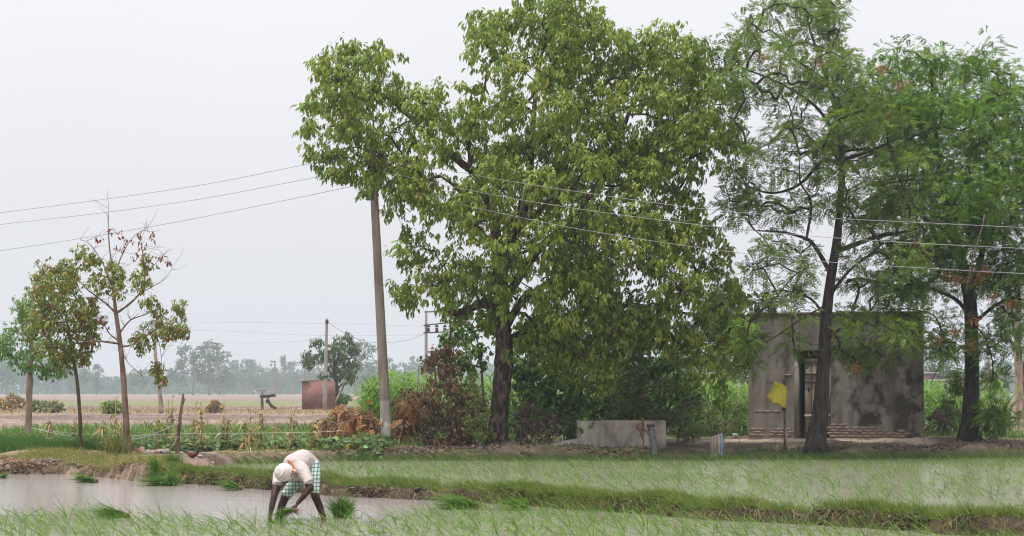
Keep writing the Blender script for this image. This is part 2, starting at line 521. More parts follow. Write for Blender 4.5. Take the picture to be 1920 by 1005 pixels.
dens = np.where(bund, np.clip(0.6 + 0.75 * n1 + 0.6 * sst(d1, 0.1, 0.4), 0.1, 1), 0)
dens = np.where(bank, np.clip(0.10 + 0.95 * n1, 0.01, 0.75), dens)
dens = np.where(lip, 0.5, dens)
k = (rng.random(len(x)) < dens) & (h > 0.0) & (np.abs(x) < 0.36 * y + 1.5)
x, y, d1, n1, bk = x[k], y[k], d1[k], n1[k], bank[k]
nn = len(x)
dry = rng.random(nn) < np.where(bk, 0.62, 0.16)
C = np.where(dry[:, None], jit((0.33, 0.265, 0.13), nn, 0.25), jit((0.12, 0.19, 0.04), nn, 0.28))
L = rng.uniform(0.07, 0.2, nn) * np.where(bk, 1.0, 1.05)
grass(mb, x, y, L, 0.55, C, (-0.2, -0.05, 0), 0.009, 2)
setp(mb.build('bank_grass', M['grass']), kind='stuff')
print('bank grass', nn)

# dead roots and straw hanging from the bund face
mb = MB()
x = rng.uniform(-16, 9, 60000); y = Yn(x) + rng.uniform(-0.4, 0.9, 60000)
d1, s = masks(x, y)
k = (d1 > 0.0) & (d1 < np.where(x < -5.5, 0.8, 0.45)) & ((fbm(x * 2, y * 2, 3) > -0.35) & ((x < -5.5) | (rng.random(len(x)) < 0.55)))
x, y = x[k], y[k]; nn = len(x)
grass(mb, x, y, rng.uniform(0.06, 0.2, nn), 1.2, jit((0.27, 0.20, 0.12), nn, 0.4), (0, -0.7, 0), 0.007, 2, stand=0.25, drop=0.9)
setp(mb.build('straw_litter', M['dry']), kind='stuff')

# clods of dug mud on the bund face, the left bank and the ridge under the trees
mb = MB()
def clods(x, y, s, col):
    z = H(x, y); k = z > 0.0; x, y, z, s = x[k], y[k], z[k], s[k]
    n = len(x); u = unit(np.array([[1, 0, 0], [-1, 0, 0], [0, 1, 0], [0, -1, 0], [0, 0, 1], [0, 0, -1]], float))
    v = u[None] * s[:, None, None] * rng.uniform(0.6, 1.4, (n, 6, 1)) * np.array([1, 1, 0.75]) + rng.normal(0, 0.15, (n, 6, 3)) * s[:, None, None] + np.stack([x, y, z + s * 0.15], 1)[:, None]
    b = (np.arange(n) * 6)[:, None]
    f = [b + t for t in ([0, 2, 4], [2, 1, 4], [1, 3, 4], [3, 0, 4], [2, 0, 5], [1, 2, 5], [3, 1, 5], [0, 3, 5])]
    mb.add(v.reshape(-1, 3), [np.concatenate(f)], np.repeat(jit(col, n, 0.3), 6, 0))
x = rng.uniform(-5.5, 9.5, 9000); y = Yn(x) + rng.uniform(-0.3, 0.6, 9000); g_ = fbm(x * 1.6, y * 1.6, 3) > 0.25
clods(x[g_], y[g_], rng.uniform(0.012, 0.05, g_.sum()), (0.085, 0.064, 0.047))
x = rng.uniform(-15, -5, 6500); y = Yn(x) + rng.uniform(-0.3, 0.8, 6500); g_ = fbm(x * 1.6, y * 1.6, 3) > 0.15
clods(x[g_], y[g_], rng.uniform(0.015, 0.07, g_.sum()), (0.15, 0.102, 0.074))
x = rng.uniform(-4.5, 15, 7000); y = Yf(x) + rng.uniform(-0.1, 2.6, 7000); g_ = (fbm(x * 1.2, y * 1.2, 3) > -0.1) & ((x < 3.6) | (x > 8.2))
clods(x[g_], y[g_], rng.uniform(0.02, 0.085, g_.sum()), (0.125, 0.09, 0.072))
M['clod'] = rough_mat('damp_clod', [(0.7, 0.7, 0.7), (1.2, 1.2, 1.2)], (20, 20, 20), 0.95, 0.4, spec=0.1, use_attr=True)
setp(mb.build('soil_clods', M['clod']), kind='stuff')

def rice(mb, x, y, nb, L, C, w=0.0065, lean=(-0.62, -0.1)):
    n = len(x)
    X = np.repeat(x, nb) + rng.normal(0, 0.012, n * nb); Y = np.repeat(y, nb) + rng.normal(0, 0.012, n * nb)
    m = n * nb
    P = np.stack([X, Y, np.full(m, -0.03)], 1)
    D = np.stack([np.where(rng.random(m) < 0.72, lean[0], -lean[0] * 0.55) + rng.normal(0, 0.34, m), lean[1] + rng.normal(0, 0.3, m), np.full(m, 0.8)], 1)
    bent = rng.random(m) < 0.42
    B = np.stack([rng.normal(-0.15, 0.22, m), rng.normal(0, 0.15, m), rng.uniform(-0.3, 0.02, m)], 1)
    B[bent] += np.stack([rng.choice([-1, 1], bent.sum(), p=[0.8, 0.2]) * rng.uniform(0.25, 0.6, bent.sum()), np.zeros(bent.sum()), rng.uniform(-0.8, -0.4, bent.sum())], 1)
    blades(mb, P, D, B, L(m), w, C(m), 4)

# transplanted rice: the near paddy (front) and the far paddy beyond the bund
mb = MB()
gx, gy = np.meshgrid(np.arange(-8.5, 8.5, 0.225), np.arange(19.2, 27.5, 0.225))
x, y = gx.ravel() + rng.normal(0, 0.045, gx.size), gy.ravel() + rng.normal(0, 0.045, gx.size)
d1, s = masks(x, y)
# planted so far: the front strip on the left, everything up to the bund on the right
lim = np.interp(x, [-9, -6, -3.3, -1.9, -1.2, 0, 3, 9], [24.1, 23.9, 22.7, 22.9, 24.3, 26.2, 26.2, 26.2]) + 0.25 * fbm(x, y * 0, 3)
k = (y < lim) & (d1 < -0.15) & (np.hypot(x + 2.35, y - 23.35) > 0.35)
x, y = x[k], y[k]
rice(mb, x, y, 5, lambda m: rng.uniform(0.22, 0.46, m), lambda m: jit((0.11, 0.205, 0.034), m, 0.35), 0.0085)
print('near rice', len(x))
setp(mb.build('rice_seedlings', M['grass']), kind='stuff')
mb = MB()
gx, gy = np.meshgrid(np.arange(-8, 19, 0.205), np.arange(20, 47, 0.225))
x, y = gx.ravel() + rng.normal(0, 0.06, gx.size), gy.ravel() + rng.normal(0, 0.06, gx.size)
d1, s = masks(x, y)
k = (s > 0.12) & (np.abs(x) < 0.345 * y + 1) & (rng.random(len(x)) < np.clip(0.78 + 0.35 * fbm(x * 0.3, y * 0.3, 3), 0.35, 1))
x, y = x[k], y[k]
rice(mb, x, y, 4, lambda m: rng.uniform(0.18, 0.33, m), lambda m: jit((0.115, 0.205, 0.038), m, 0.33), 0.009)
print('far rice', len(x))
# taller grass along the foot of the far bank
x = rng.uniform(-7, 16, 4200); y = Yf(x) - rng.uniform(-0.1, 0.7, 4200)
grass(mb, x, y, rng.uniform(0.15, 0.38, 4200), 0.3, jit((0.07, 0.125, 0.03), 4200, 0.3), (-0.5, -0.1, 0), 0.012, 3, z=np.full(4200, -0.02))
setp(mb.build('rice_seedlings', M['grass']), kind='stuff')
# ------------------------------------------------------------------ trees
def inside(poly, x, y):
    poly = np.asarray(poly, float); r = np.zeros(len(x), bool)
    x1, y1 = poly[-1]
    for x2, y2 in poly:
        c = ((y1 > y) != (y2 > y)) & (x < (x2 - x1) * (y - y1) / (y2 - y1 + 1e-9) + x1)
        r ^= c; x1, y1 = x2, y2
    return r

def edge_dist(poly, x, y):
    poly = np.asarray(poly, float); P = np.stack([x, y], 1); best = np.full(len(x), 1e9)
    for a, b in zip(poly, np.roll(poly, -1, 0)):
        ab = b - a; t = np.clip(((P - a) @ ab) / (ab @ ab + 1e-9), 0, 1)
        best = np.minimum(best, np.linalg.norm(P - a - t[:, None] * ab, axis=1))
    return best

def crown_lobes(poly, n, Y, depth, r, holes=(), spacing=0.85, inset=0.6, dmax=None, front=0.0):
    """lobe centres that fill a crown of the given outline with real depth"""
    poly = np.asarray(poly, float)
    lo, hi = poly.min(0), poly.max(0)
    k = 60 * n
    px, py = rng.uniform(lo[0], hi[0], k), rng.uniform(lo[1], hi[1], k)
    m = inside(poly, px, py); px, py = px[m], py[m]
    d = edge_dist(poly, px, py); rp = r * F / Y
    m = d > inset * rp
    for hx, hy, hr in holes:
        m &= np.hypot(px - hx, py - hy) > hr + inset * rp * 0.8
    px, py, d = px[m], py[m], d[m]
    dmax = dmax or d.max()
    T = depth * np.sqrt(np.clip(d / dmax, 0.03, 1))
    yo = rng.uniform(-1, 1, len(px)) * T - front * T
    P = np.stack([(px - 960) / F * (Y + yo), Y + yo, CZ - (py - HOR) / F * (Y + yo)], 1)
    out = []
    for p in P:
        if all((p - q) @ (p - q) > (spacing * r) ** 2 for q in out):
            out.append(p)
            if len(out) >= n: break
    return np.array(out)

def branch_tree(mb, starts, lobes, r0=0.07, col=(.5, .5, .5), mi=1, ns=5, sag=0.12, up=0.9):
    """join every lobe to the nearest limb by a bent, tapering branch"""
    nodes = [np.asarray(p, float) for p in starts]
    cnt = [0.0] * len(nodes); par = [-1] * len(nodes)
    lobes = np.asarray(lobes)
    base = np.array(nodes)
    order = np.argsort([np.min(np.linalg.norm(base - p, axis=1)) for p in lobes])
    chains = []
    for i in order:
        p = lobes[i]
        A = np.array(nodes); d = np.linalg.norm(A - p, axis=1)
        cost = d + up * np.maximum(0, A[:, 2] - p[2] + 0.1)
        j = int(np.argmin(cost)); a = nodes[j]
        L = d[j]
        idx = [j]
        for t in (0.28, 0.55, 0.8, 1.0):
            q = a + (p - a) * t + rng.normal(0, 0.055 * L, 3) * (t < 1) + np.array([0, 0, sag * L * math.sin(math.pi * t)])
            nodes.append(q); cnt.append(0.0); par.append(idx[-1]); idx.append(len(nodes) - 1)
        chains.append(idx)
        k = idx[-1]
        while k != -1:
            cnt[k] += 1; k = par[k]
    for idx in chains:
        pts = [nodes[k] for k in idx]
        rad = [min(r0, 0.013 * math.sqrt(max(cnt[k], 0.25)) + 0.004) for k in idx]
        rad[0] = rad[1] * 1.15
        mb.tube(pts, rad, ns, col, mi, cap=False)
    return nodes

def spray_leaves(mb, lobes, r, ntw, nlf, L, Wd, colf, droop=0.75, squash=(1, 1, 0.85), twig=True, tip=None, mi=0, bias=0.45, curl=0.2, fold=0.25, spread=0.55, tipw=0.72):
    """twigs through each lobe, leaf rosettes at their ends"""
    n = len(lobes)
    C = np.repeat(lobes, ntw, 0)
    d = rand_dirs(len(C)) * np.array(squash)
    rad = (rng.random(len(C)) ** bias)[:, None] * r * rng.uniform(0.75, 1.25, (n, 1)).repeat(ntw, 0)
    T = C + d * rad
    if twig:
        k = rng.random(len(C)) < 0.5
        a, b = C[k] + d[k] * rad[k] * 0.1, T[k]
        s = unit(np.cross(b - a, rand_dirs(k.sum()))) * 0.005
        mid = (a + b) / 2 + np.array([0, 0, 0.06])
        v = np.stack([a - s, a + s, mid - s, mid + s, b], 1).reshape(-1, 3)
        q = (np.arange(k.sum()) * 5)[:, None]
        mb.add(v, [q + [0, 1, 3, 2], q + [2, 3, 4]], (0.5, 0.5, 0.5), 1)
    m = len(T) * nlf
    P = np.repeat(T, nlf, 0) + rng.normal(0, L * 0.28, (m, 3))
    out = np.repeat(unit(d), nlf, 0)
    D = unit(rand_dirs(m) * spread + out * 0.4 + np.array([-0.12, 0, -droop]))
    N = unit(out * 0.5 + np.array([0, -0.25, 0.6]) + rand_dirs(m) * 0.5)
    tone = np.repeat(rng.normal(0, 1, n), ntw * nlf)
    tw = np.repeat(rng.normal(0, 1, len(T)), nlf)
    leaves(mb, P, D, N, rng.uniform(0.65, 1.2, m) * L, rng.uniform(0.75, 1.2, m) * Wd, colf(m, tone, tw), curl, fold, mi, tipw)

def fronds(mb, P, D, L, C, npair=6, mi=0, droop=0.35, plen=0.36, pw=0.16):
    """feathery compound leaves: a drooping rachis with narrow leaflets in pairs"""
    n = len(P); D = unit(D)
    Z = np.array([0, 0, 1.0])
    S = unit(np.cross(D, Z + 0.001 * rand_dirs(n))); L = np.broadcast_to(L, (n,))[:, None]
    S = unit(S + rand_dirs(n) * 0.85); U = np.cross(S, D)
    vs, fs = [], []
    for k in range(npair):
        t = (k + 0.6) / npair
        c = P + D * L * t - Z * L * droop * t * t
        ln = L * plen * math.sin(math.pi * (0.18 + 0.72 * t)) ** 0.8
        ax = unit(D - Z * 2 * droop * t)
        for sg in (-1, 1):
            e = unit(S * sg + ax * 0.75 - U * 0.25 + rand_dirs(n) * 0.22)
            w = ax * L * pw
            vs.append(np.stack([c, c + e * ln * 0.5 + w * 0.5, c + e * ln, c + e * ln * 0.5 - w * 0.5], 1))
    v = np.concatenate(vs, 1)                    # n, 8*npair, 3
    m = v.shape[1]; b = (np.arange(n) * m)[:, None]
    q = np.concatenate([b + [4 * k, 4 * k + 1, 4 * k + 2, 4 * k + 3] for k in range(2 * npair)])
    mb.add(v.reshape(-1, 3), [q], np.repeat(C, m, 0), mi)

def px_path(pts, Y):
    return np.array([W(p[0], p[1], Y + (p[2] if len(p) > 2 else 0)) for p in pts])

def smooth_path(P, k=4):
    """Catmull-Rom through the points"""
    P = np.asarray(P, float); Q = np.vstack([2 * P[0] - P[1], P, 2 * P[-1] - P[-2]])
    out = []
    for i in range(1, len(Q) - 2):
        for t in np.arange(k) / k:
            out.append(0.5 * (2 * Q[i] + (Q[i + 1] - Q[i - 1]) * t + (2 * Q[i - 1] - 5 * Q[i] + 4 * Q[i + 1] - Q[i + 2]) * t * t + (3 * Q[i] - Q[i - 1] - 3 * Q[i + 1] + Q[i + 2]) * t ** 3))
    out.append(P[-1])
    return np.array(out)

def limb(parent, name, pts, r, Y, mat, ns=12, rough=0.06, k=4):
    P = smooth_path(px_path(pts, Y), k)
    rad = np.interp(np.linspace(0, 1, len(P)), np.linspace(0, 1, len(r)), r)
    mb = MB(); mb.tube(P, rad, ns, rough=rough)
    mb.build(name, mat, parent, smooth=True)
    return P

# ---- the great broad-leaved tree
Y1 = 45.3
base = W(932, 845, Y1)
big = thing('broadleaf_tree', (base[0], Y1, 0.15), 'huge spreading tree with thick scaly trunk and drooping oval leaves behind the leaning pole', 'tree')
tr = limb(big, 'trunk', [(932, 862), (932, 846), (934, 800), (939, 740), (945, 680), (944, 630), (941, 580), (938, 520), (930, 440), (915, 372), (897, 330), (868, 308), (845, 290), (826, 288)],
          [0.42, 0.34, 0.255, 0.235, 0.25, 0.205, 0.2, 0.185, 0.13, 0.12, 0.11, 0.1, 0.085, 0.06], Y1, M['bark'], 18, 0.05, 6)
mb = MB()
for (fx, fy, ex, ey, r_) in ((932, 815, 905, 852, 0.17), (940, 820, 968, 850, 0.14), (930, 820, 925, 856, 0.2), (936, 812, 950, 856, 0.15)):
    a, b = W(fx, fy, Y1 - 0.2), W(ex, ey, Y1 - 0.45)
    mb.tube([a, a * 0.5 + b * 0.5 + [0, 0, -0.08], b], [r_, r_ * 0.9, r_ * 0.6], 8, rough=0.08)
mb.build('root_flare', M['bark'], big, smooth=True)
starts = list(tr[len(tr) // 2:])
LIMBS1 = [
    ([(941, 600), (928, 580), (905, 571), (880, 579), (853, 588), (838, 572), (836, 548)], [0.17, 0.17, 0.15, 0.14, 0.12, 0.08, 0.06]),
    ([(940, 520), (960, 450), (985, 385), (995, 300), (1000, 220), (1012, 120, 0.4), (1030, 40, 0.3)], [0.2, 0.18, 0.15, 0.13, 0.1, 0.07, 0.04]),
    ([(942, 570), (1000, 480, -0.5), (1060, 420, -0.8), (1125, 340, -0.6), (1160, 265, -0.4), (1182, 205, -0.3), (1205, 165)], [0.2, 0.17, 0.14, 0.11, 0.09, 0.075, 0.05]),
    ([(945, 640), (1010, 610, 0.6), (1090, 586, 1.0), (1200, 574, 0.8), (1300, 590, 0.6)], [0.14, 0.10, 0.085, 0.07, 0.04]),
    ([(914, 372), (893, 362, -0.3), (872, 366, -0.5), (848, 345, -0.6), (825, 330, -0.8)], [0.11, 0.1, 0.08, 0.06, 0.04]),
    ([(840, 292), (800, 250), (735, 190), (690, 165), (650, 160)], [0.1, 0.08, 0.07, 0.05, 0.03]),
    ([(880, 318), (882, 290), (878, 262), (900, 200), (915, 130)], [0.12, 0.1, 0.08, 0.06, 0.04]),
    ([(1182, 205, -.3), (1215, 190, -.3), (1240, 198, -.3), (1290, 170)], [0.045, 0.04, 0.035, 0.02]),
    ([(1180, 215, -.3), (1205, 214, -.4), (1235, 222, -.3), (1300, 250)], [0.04, 0.035, 0.03, 0.02]),
    ([(945, 620), (985, 560, 1.2), (1080, 500, 2.2), (1220, 420, 2.4), (1310, 300, 1.6)], [0.18, 0.14, 0.1, 0.08, 0.04]),
    ([(940, 560), (930, 480, 1.5), (890, 420, 2.4), (820, 400, 2.6)], [0.14, 0.1, 0.07, 0.03]),
]
for pts, r in LIMBS1:
    P = limb(big, 'limb', pts, np.array(r) * 0.68, Y1, M['bark'], 9)
    starts += list(P[len(P) // 3:])
OUT1 = [(572, 240), (590, 275), (618, 322), (655, 312), (668, 345), (702, 346), (738, 350), (748, 400), (768, 440), (755, 470), (772, 500), (742, 540), (770, 555), (766, 588), (800, 566), (845, 585), (880, 566),
        (905, 600), (945, 600), (962, 655), (985, 625), (1012, 690), (1045, 695), (1100, 722), (1135, 720), (1165, 650), (1215, 640), (1265, 670), (1320, 705), (1347, 728), (1372, 690), (1388, 655), (1394, 600), (1385, 540),
        (1372, 500), (1352, 460), (1352, 420), (1325, 390), (1300, 345), (1302, 312), (1330, 318), (1350, 300), (1388, 292), (1392, 262), (1378, 230), (1370, 170), (1342, 155), (1322, 110), (1300, 62), (1245, 36),
        (1208, 58), (1185, 95), (1160, 60), (1122, 45), (1112, 5), (1085, -18), (1055, -30), (1000, -22), (962, 5), (955, 60), (935, 65), (920, 42), (893, 25), (888, 60), (895, 95), (882, 135), (878, 175), (888, 195),
        (852, 202), (832, 182), (790, 165), (760, 162), (738, 188), (738, 150), (720, 105), (695, 82), (640, 100), (603, 118), (600, 155), (592, 190), (576, 225)]
HOLES1 = [(1195, 205, 20), (880, 318, 20), (822, 618, 30), (1010, 268, 8), (1165, 255, 12), (908, 470, 14), (855, 575, 14), (1265, 600, 6)]
lob = crown_lobes(OUT1, 400, Y1, 3.4, 0.58, HOLES1, 0.8, 0.42)
print('big tree lobes', len(lob))
def col1(m, tone, tw):
    c = jit((0.155, 0.225, 0.03), m, 0.27)
    y = np.clip(0.28 + 0.33 * tw + 0.25 * tone, 0, 1)[:, None]
    c = c * (1 - 0.65 * y) + jit((0.32, 0.35, 0.06), m, 0.2) * 0.65 * y
    o = rng.random(m) < 0.005
    c[o] = jit((0.28, 0.16, 0.07), o.sum(), 0.3)
    return c
mb = MB()
branch_tree(mb, starts, lob, 0.045)
spray_leaves(mb, lob, 0.62, 27, 9, 0.155, 0.058, col1)
# loose sprays that break the outline
px = np.array(OUT1, float); k = rng.integers(0, len(px), 150); t = rng.random((150, 1))
q = px[k] * (1 - t) + px[(k + 1) % len(px)] * t + rng.normal(0, 7, (150, 2))
ed = np.array([W(a, b, Y1 + o) for (a, b), o in zip(q, rng.normal(0, 0.8, 150))])
spray_leaves(mb, ed, 0.28, 6, 7, 0.2, 0.075, col1)
setp(mb.build('crown', [M['leaf'], M['bark']], big), kind='stuff')

# ---- feathery trees on the right
def colp(base, var=0.25, yel=(0.13, 0.19, 0.045)):
    def f(n):
        c = jit(base, n, var); k = rng.random(n) < 0.22
        c[k] = jit(yel, k.sum(), 0.2); return c
    return f

def feather_tree(root, starts, lob, r, nf, colf, L=0.5, up=0.5, squash=(1, 1, 0.8), dead=()):
    mb = MB()
    branch_tree(mb, starts, lob, 0.036, up=up)
    n = len(lob)
    C = np.repeat(lob, nf, 0); d = rand_dirs(len(C)) * np.array(squash)
    d[:, 2] = d[:, 2] * 0.9 + 0.08
    rr = (rng.random((len(C), 1)) ** 0.6) * r * rng.uniform(0.7, 1.25, (n, 1)).repeat(nf, 0)
    P = C + d * rr
    D = unit(d * 0.8 + rand_dirs(len(C)) * 0.75 + [-0.1, 0, 0.0])
    cc = colf(len(C)) * np.exp(0.22 * rng.normal(0, 1, (n, 1))).repeat(nf, 0)
    fronds(mb, P, D, rng.uniform(0.65, 1.15, len(C)) * L, cc)
    for p, rad, k in dead:
        dd = rand_dirs(k); PP = np.array(p) + dd * rad * rng.random((k, 1))
        kk = k * 9; dd = rand_dirs(kk); PP = np.array(p) + dd * rad * np.array([1, 0.8, 0.7]) * rng.random((kk, 1)) ** 0.5
        leaves(mb, PP, unit(rand_dirs(kk) + [-0.3, 0, -0.5]), rand_dirs(kk), rng.uniform(0.06, 0.16, kk), rng.uniform(0.012, 0.03, kk), jit((0.27, 0.13, 0.065), kk, 0.35))
    return setp(mb.build('crown', [M['leaf_soft'], M['bark_dark']], root), kind='stuff')

Y2 = 44.6
b2 = W(1530, 843, Y2)
t2 = thing('feathery_tree', (b2[0], Y2, 0.15), 'tall thin feathery tree with dark leaning trunk in front of the shed door', 'tree')
tr2 = limb(t2, 'trunk', [(1524, 866), (1527, 845), (1537, 780), (1543, 700), (1549, 600), (1558, 520), (1568, 460), (1574, 400), (1578, 300), (1565, 200), (1545, 130), (1520, 60), (1510, 10)],
           [0.42, 0.3, 0.215, 0.172, 0.142, 0.125, 0.115, 0.095, 0.08, 0.06, 0.045, 0.03, 0.015], Y2, M['bark_dark'], 16, 0.03, 6)
mb = MB()
for (ex, ey, r_) in ((1508, 846, 0.12), (1545, 852, 0.14), (1518, 856, 0.14), (1556, 846, 0.1)):
    a, b = W(1532, 808, Y2 - 0.1), W(ex, ey, Y2 - 0.35)
    mb.tube([a, a * 0.5 + b * 0.5 + [0, 0, -0.1], b], [0.12, r_, r_ * 0.55], 8, rough=0.06)
mb.build('root_flare', M['bark_dark'], t2, smooth=True)
st2 = list(tr2[len(tr2) // 3:])
for pts, r in [
    ([(1556, 510), (1530, 465), (1512, 448), (1470, 436), (1415, 432)], [0.11, 0.085, 0.07, 0.05, 0.02]),
    ([(1512, 448), (1520, 400), (1518, 370), (1500, 340, -.5), (1500, 290, -.8)], [0.06, 0.05, 0.045, 0.035, 0.02]),
    ([(1572, 470), (1620, 452), (1660, 440, -.5), (1710, 432, -.8), (1760, 410, -.6)], [0.11, 0.1, 0.08, 0.06, 0.03]),
    ([(1552, 560), (1590, 510, -.6), (1640, 470, -1.2), (1660, 450, -1.6)], [0.08, 0.06, 0.04, 0.02]),
    ([(1578, 310), (1545, 300), (1500, 345), (1450, 362), (1405, 350), (1375, 330)], [0.1, 0.08, 0.06, 0.05, 0.035, 0.015]),
    ([(1578, 300), (1610, 290), (1650, 275, -.4), (1690, 255, -.6)], [0.09, 0.08, 0.06, 0.03]),
    ([(1572, 260), (1530, 200), (1470, 160), (1400, 130), (1350, 110)], [0.08, 0.06, 0.05, 0.035, 0.015]),
    ([(1550, 150), (1480, 105), (1440, 80), (1405, 60)], [0.05, 0.035, 0.025, 0.012]),
    ([(1548, 140), (1560, 90), (1575, 50), (1565, 10)], [0.04, 0.03, 0.025, 0.012]),
    ([(1500, 290, -.8), (1480, 240, -.8), (1440, 270, -1), (1395, 290, -1)], [0.04, 0.035, 0.03, 0.012]),
    ([(1550, 600), (1520, 560), (1470, 545, 0.4), (1430, 550, 0.6)], [0.07, 0.05, 0.035, 0.015]),
    ([(1548, 640), (1600, 600, -0.9), (1650, 620, -1.5), (1690, 650, -1.6)], [0.07, 0.05, 0.035, 0.015]),
    ([(1552, 570), (1500, 600, -.8), (1440, 640, -1.2), (1405, 650, -1.2)], [0.05, 0.035, 0.025, 0.012]),
    ([(1578, 330), (1560, 250, 1.4), (1590, 180, 2.2), (1570, 120, 2.4)], [0.08, 0.06, 0.04, 0.02]),
]:
    P = limb(t2, 'limb', pts, np.array(r) * 0.62, Y2, M['bark_dark'], 8)
    st2 += list(P[len(P) // 3:])
# every puff of foliage: px, py, half-width px, half-height px, depth
PUFF2 = [(1350, 95, 32, 18), (1385, 78, 25, 18), (1340, 125, 30, 18), (1405, 55, 26, 24), (1440, 20, 32, 26), (1480, 0, 30, 22), (1530, 5, 38, 20), (1565, 22, 20, 18), (1520, 45, 30, 22), (1560, 55, 20, 20), (1430, 95, 32, 20), (1480, 75, 30, 20),
         (1390, 140, 36, 20), (1450, 135, 38, 24), (1510, 110, 36, 26), (1585, 120, 26, 30), (1555, 95, 22, 20), (1365, 165, 30, 18), (1400, 195, 38, 24), (1450, 185, 40, 28), (1500, 170, 44, 30), (1555, 165, 40, 30), (1600, 180, 36, 30),
         (1390, 245, 34, 26), (1440, 235, 42, 28), (1500, 230, 44, 30), (1550, 225, 40, 30), (1600, 235, 40, 30), (1410, 295, 38, 24), (1460, 290, 40, 24), (1520, 285, 40, 26), (1385, 330, 30, 18), (1420, 345, 30, 18), (1470, 330, 36, 22), (1540, 330, 30, 26),
         (1375, 385, 28, 14), (1410, 375, 34, 18), (1390, 410, 34, 16), (1440, 400, 40, 18), (1490, 390, 34, 24), (1540, 385, 26, 26), (1440, 460, 38, 20), (1425, 500, 34, 22), (1470, 480, 38, 24), (1510, 490, 28, 22), (1450, 540, 36, 24), (1490, 555, 36, 24),
         (1425, 575, 30, 14), (1500, 520, 30, 22), (1398, 615, 14, 20), (1415, 640, 12, 18), (1392, 650, 12, 20), (1490, 655, 12, 10), (1400, 690, 12, 8),
         (1590, 590, 34, 24), (1630, 610, 40, 28), (1620, 650, 38, 28), (1650, 660, 36, 26), (1610, 680, 26, 20), (1670, 625, 34, 24), (1700, 640, 30, 26), (1700, 600, 34, 26), (1580, 640, 24, 26), (1650, 580, 36, 22), (1600, 540, 34, 24), (1640, 520, 40, 24),
         (1700, 545, 40, 28), (1620, 300, 40, 28), (1640, 340, 40, 26), (1600, 370, 34, 22), (1640, 395, 36, 20), (1690, 400, 36, 22), (1620, 430, 34, 16), (1680, 480, 40, 24), (1720, 500, 40, 28), (1600, 480, 26, 18), (1655, 240, 40, 30), (1610, 205, 36, 26), (1700, 300, 40, 30), (1740, 360, 40, 30), (1560, 275, 36, 26)]
def puffs(PF, Y, dz, per=2):
    out = []
    for (x, y, a, b) in PF:
        for k in range(per):
            out.append(W(x + rng.normal(0, a * 0.4), y + rng.normal(0, b * 0.4), Y + rng.normal(0, dz)))
    return np.array(out)
lob = np.concatenate([puffs(PUFF2, Y2, 1.4), puffs([p for p in PUFF2 if p[0] > 1470 and p[1] < 430], Y2, 1.5, 1), puffs([(1600, 140, 30, 30), (1640, 180, 34, 34), (1660, 300, 40, 34), (1690, 360, 40, 30), (1600, 330, 36, 30), (1570, 200, 34, 30), (1620, 230, 36, 34), (1650, 190, 30, 34), (1590, 270, 34, 30), (1640, 400, 36, 26), (1560, 160, 30, 30)], Y2, 1.2, 2)])
dead2 = [(W(x, y, Y2 - 1.2), 0.22, 7) for x, y in ((1430, 105), (1455, 122), (1540, 118), (1655, 128), (1690, 160), (1665, 215), (1560, 270), (1605, 690))]
feather_tree(t2, st2, lob, 0.45, 50, colp((0.105, 0.165, 0.03)), 0.28, dead=dead2)

Y3 = 48.0
b3 = W(1818, 830, Y3)
t3 = thing('feathery_tree', (b3[0], Y3, 0.2), 'dense feathery tree with straight dark trunk on the mud right of the shed', 'tree')
tr3 = limb(t3, 'trunk', [(1812, 848), (1815, 830), (1819, 790), (1822, 720), (1822, 640), (1820, 580), (1815, 540), (1800, 480), (1780, 400), (1760, 300), (1750, 200), (1745, 120)],
           [0.46, 0.33, 0.255, 0.205, 0.19, 0.185, 0.18, 0.14, 0.11, 0.09, 0.06, 0.03], Y3, M['bark_dark'], 16, 0.03, 6)
mb = MB()
for (ex, ey, r_) in ((1796, 832, 0.14), (1838, 838, 0.14), (1812, 842, 0.16), (1850, 836, 0.1)):
    a, b = W(1819, 795, Y3 - 0.1), W(ex, ey, Y3 - 0.4)
    mb.tube([a, a * 0.5 + b * 0.5 + [0, 0, -0.1], b], [0.18, r_, r_ * 0.55], 8, rough=0.06)
mb.build('root_flare', M['bark_dark'], t3, smooth=True)
st3 = list(tr3[len(tr3) // 3:])
for pts, r in [
    ([(1815, 560), (1840, 480), (1855, 400), (1875, 320), (1890, 220), (1895, 140)], [0.16, 0.13, 0.1, 0.08, 0.05, 0.025]),
    ([(1818, 590), (1790, 560, -.5), (1740, 540, -1), (1700, 535, -1.4), (1640, 560, -1.8)], [0.1, 0.08, 0.06, 0.045, 0.02]),
    ([(1800, 480), (1750, 430, -.6), (1710, 380, -1), (1680, 320, -1.2), (1660, 240, -1)], [0.1, 0.08, 0.065, 0.05, 0.025]),
    ([(1855, 420), (1900, 380, -.8), (1950, 330, -1), (2000, 300, -1)], [0.09, 0.07, 0.05, 0.025]),
    ([(1765, 310), (1720, 220, .6), (1690, 150, .8), (1680, 100, .6)], [0.08, 0.06, 0.04, 0.02]),
    ([(1822, 610), (1870, 570, -.6), (1910, 560, -1), (1960, 580, -1)], [0.09, 0.07, 0.05, 0.025]),
    ([(1822, 640), (1790, 660, -.6), (1760, 690, -.9), (1745, 720, -.9)], [0.04, 0.03, 0.02, 0.01]),
    ([(1822, 600), (1850, 640, -.8), (1862, 690, -1), (1856, 740, -1), (1870, 790, -1)], [0.04, 0.03, 0.025, 0.016, 0.008]),
    ([(1800, 500), (1830, 400, 1.6), (1850, 300, 2.4), (1840, 200, 2.4)], [0.12, 0.09, 0.06, 0.03]),
]:
    P = limb(t3, 'limb', pts, np.array(r) * 0.65, Y3, M['bark_dark'], 8)
    st3 += list(P[len(P) // 3:])
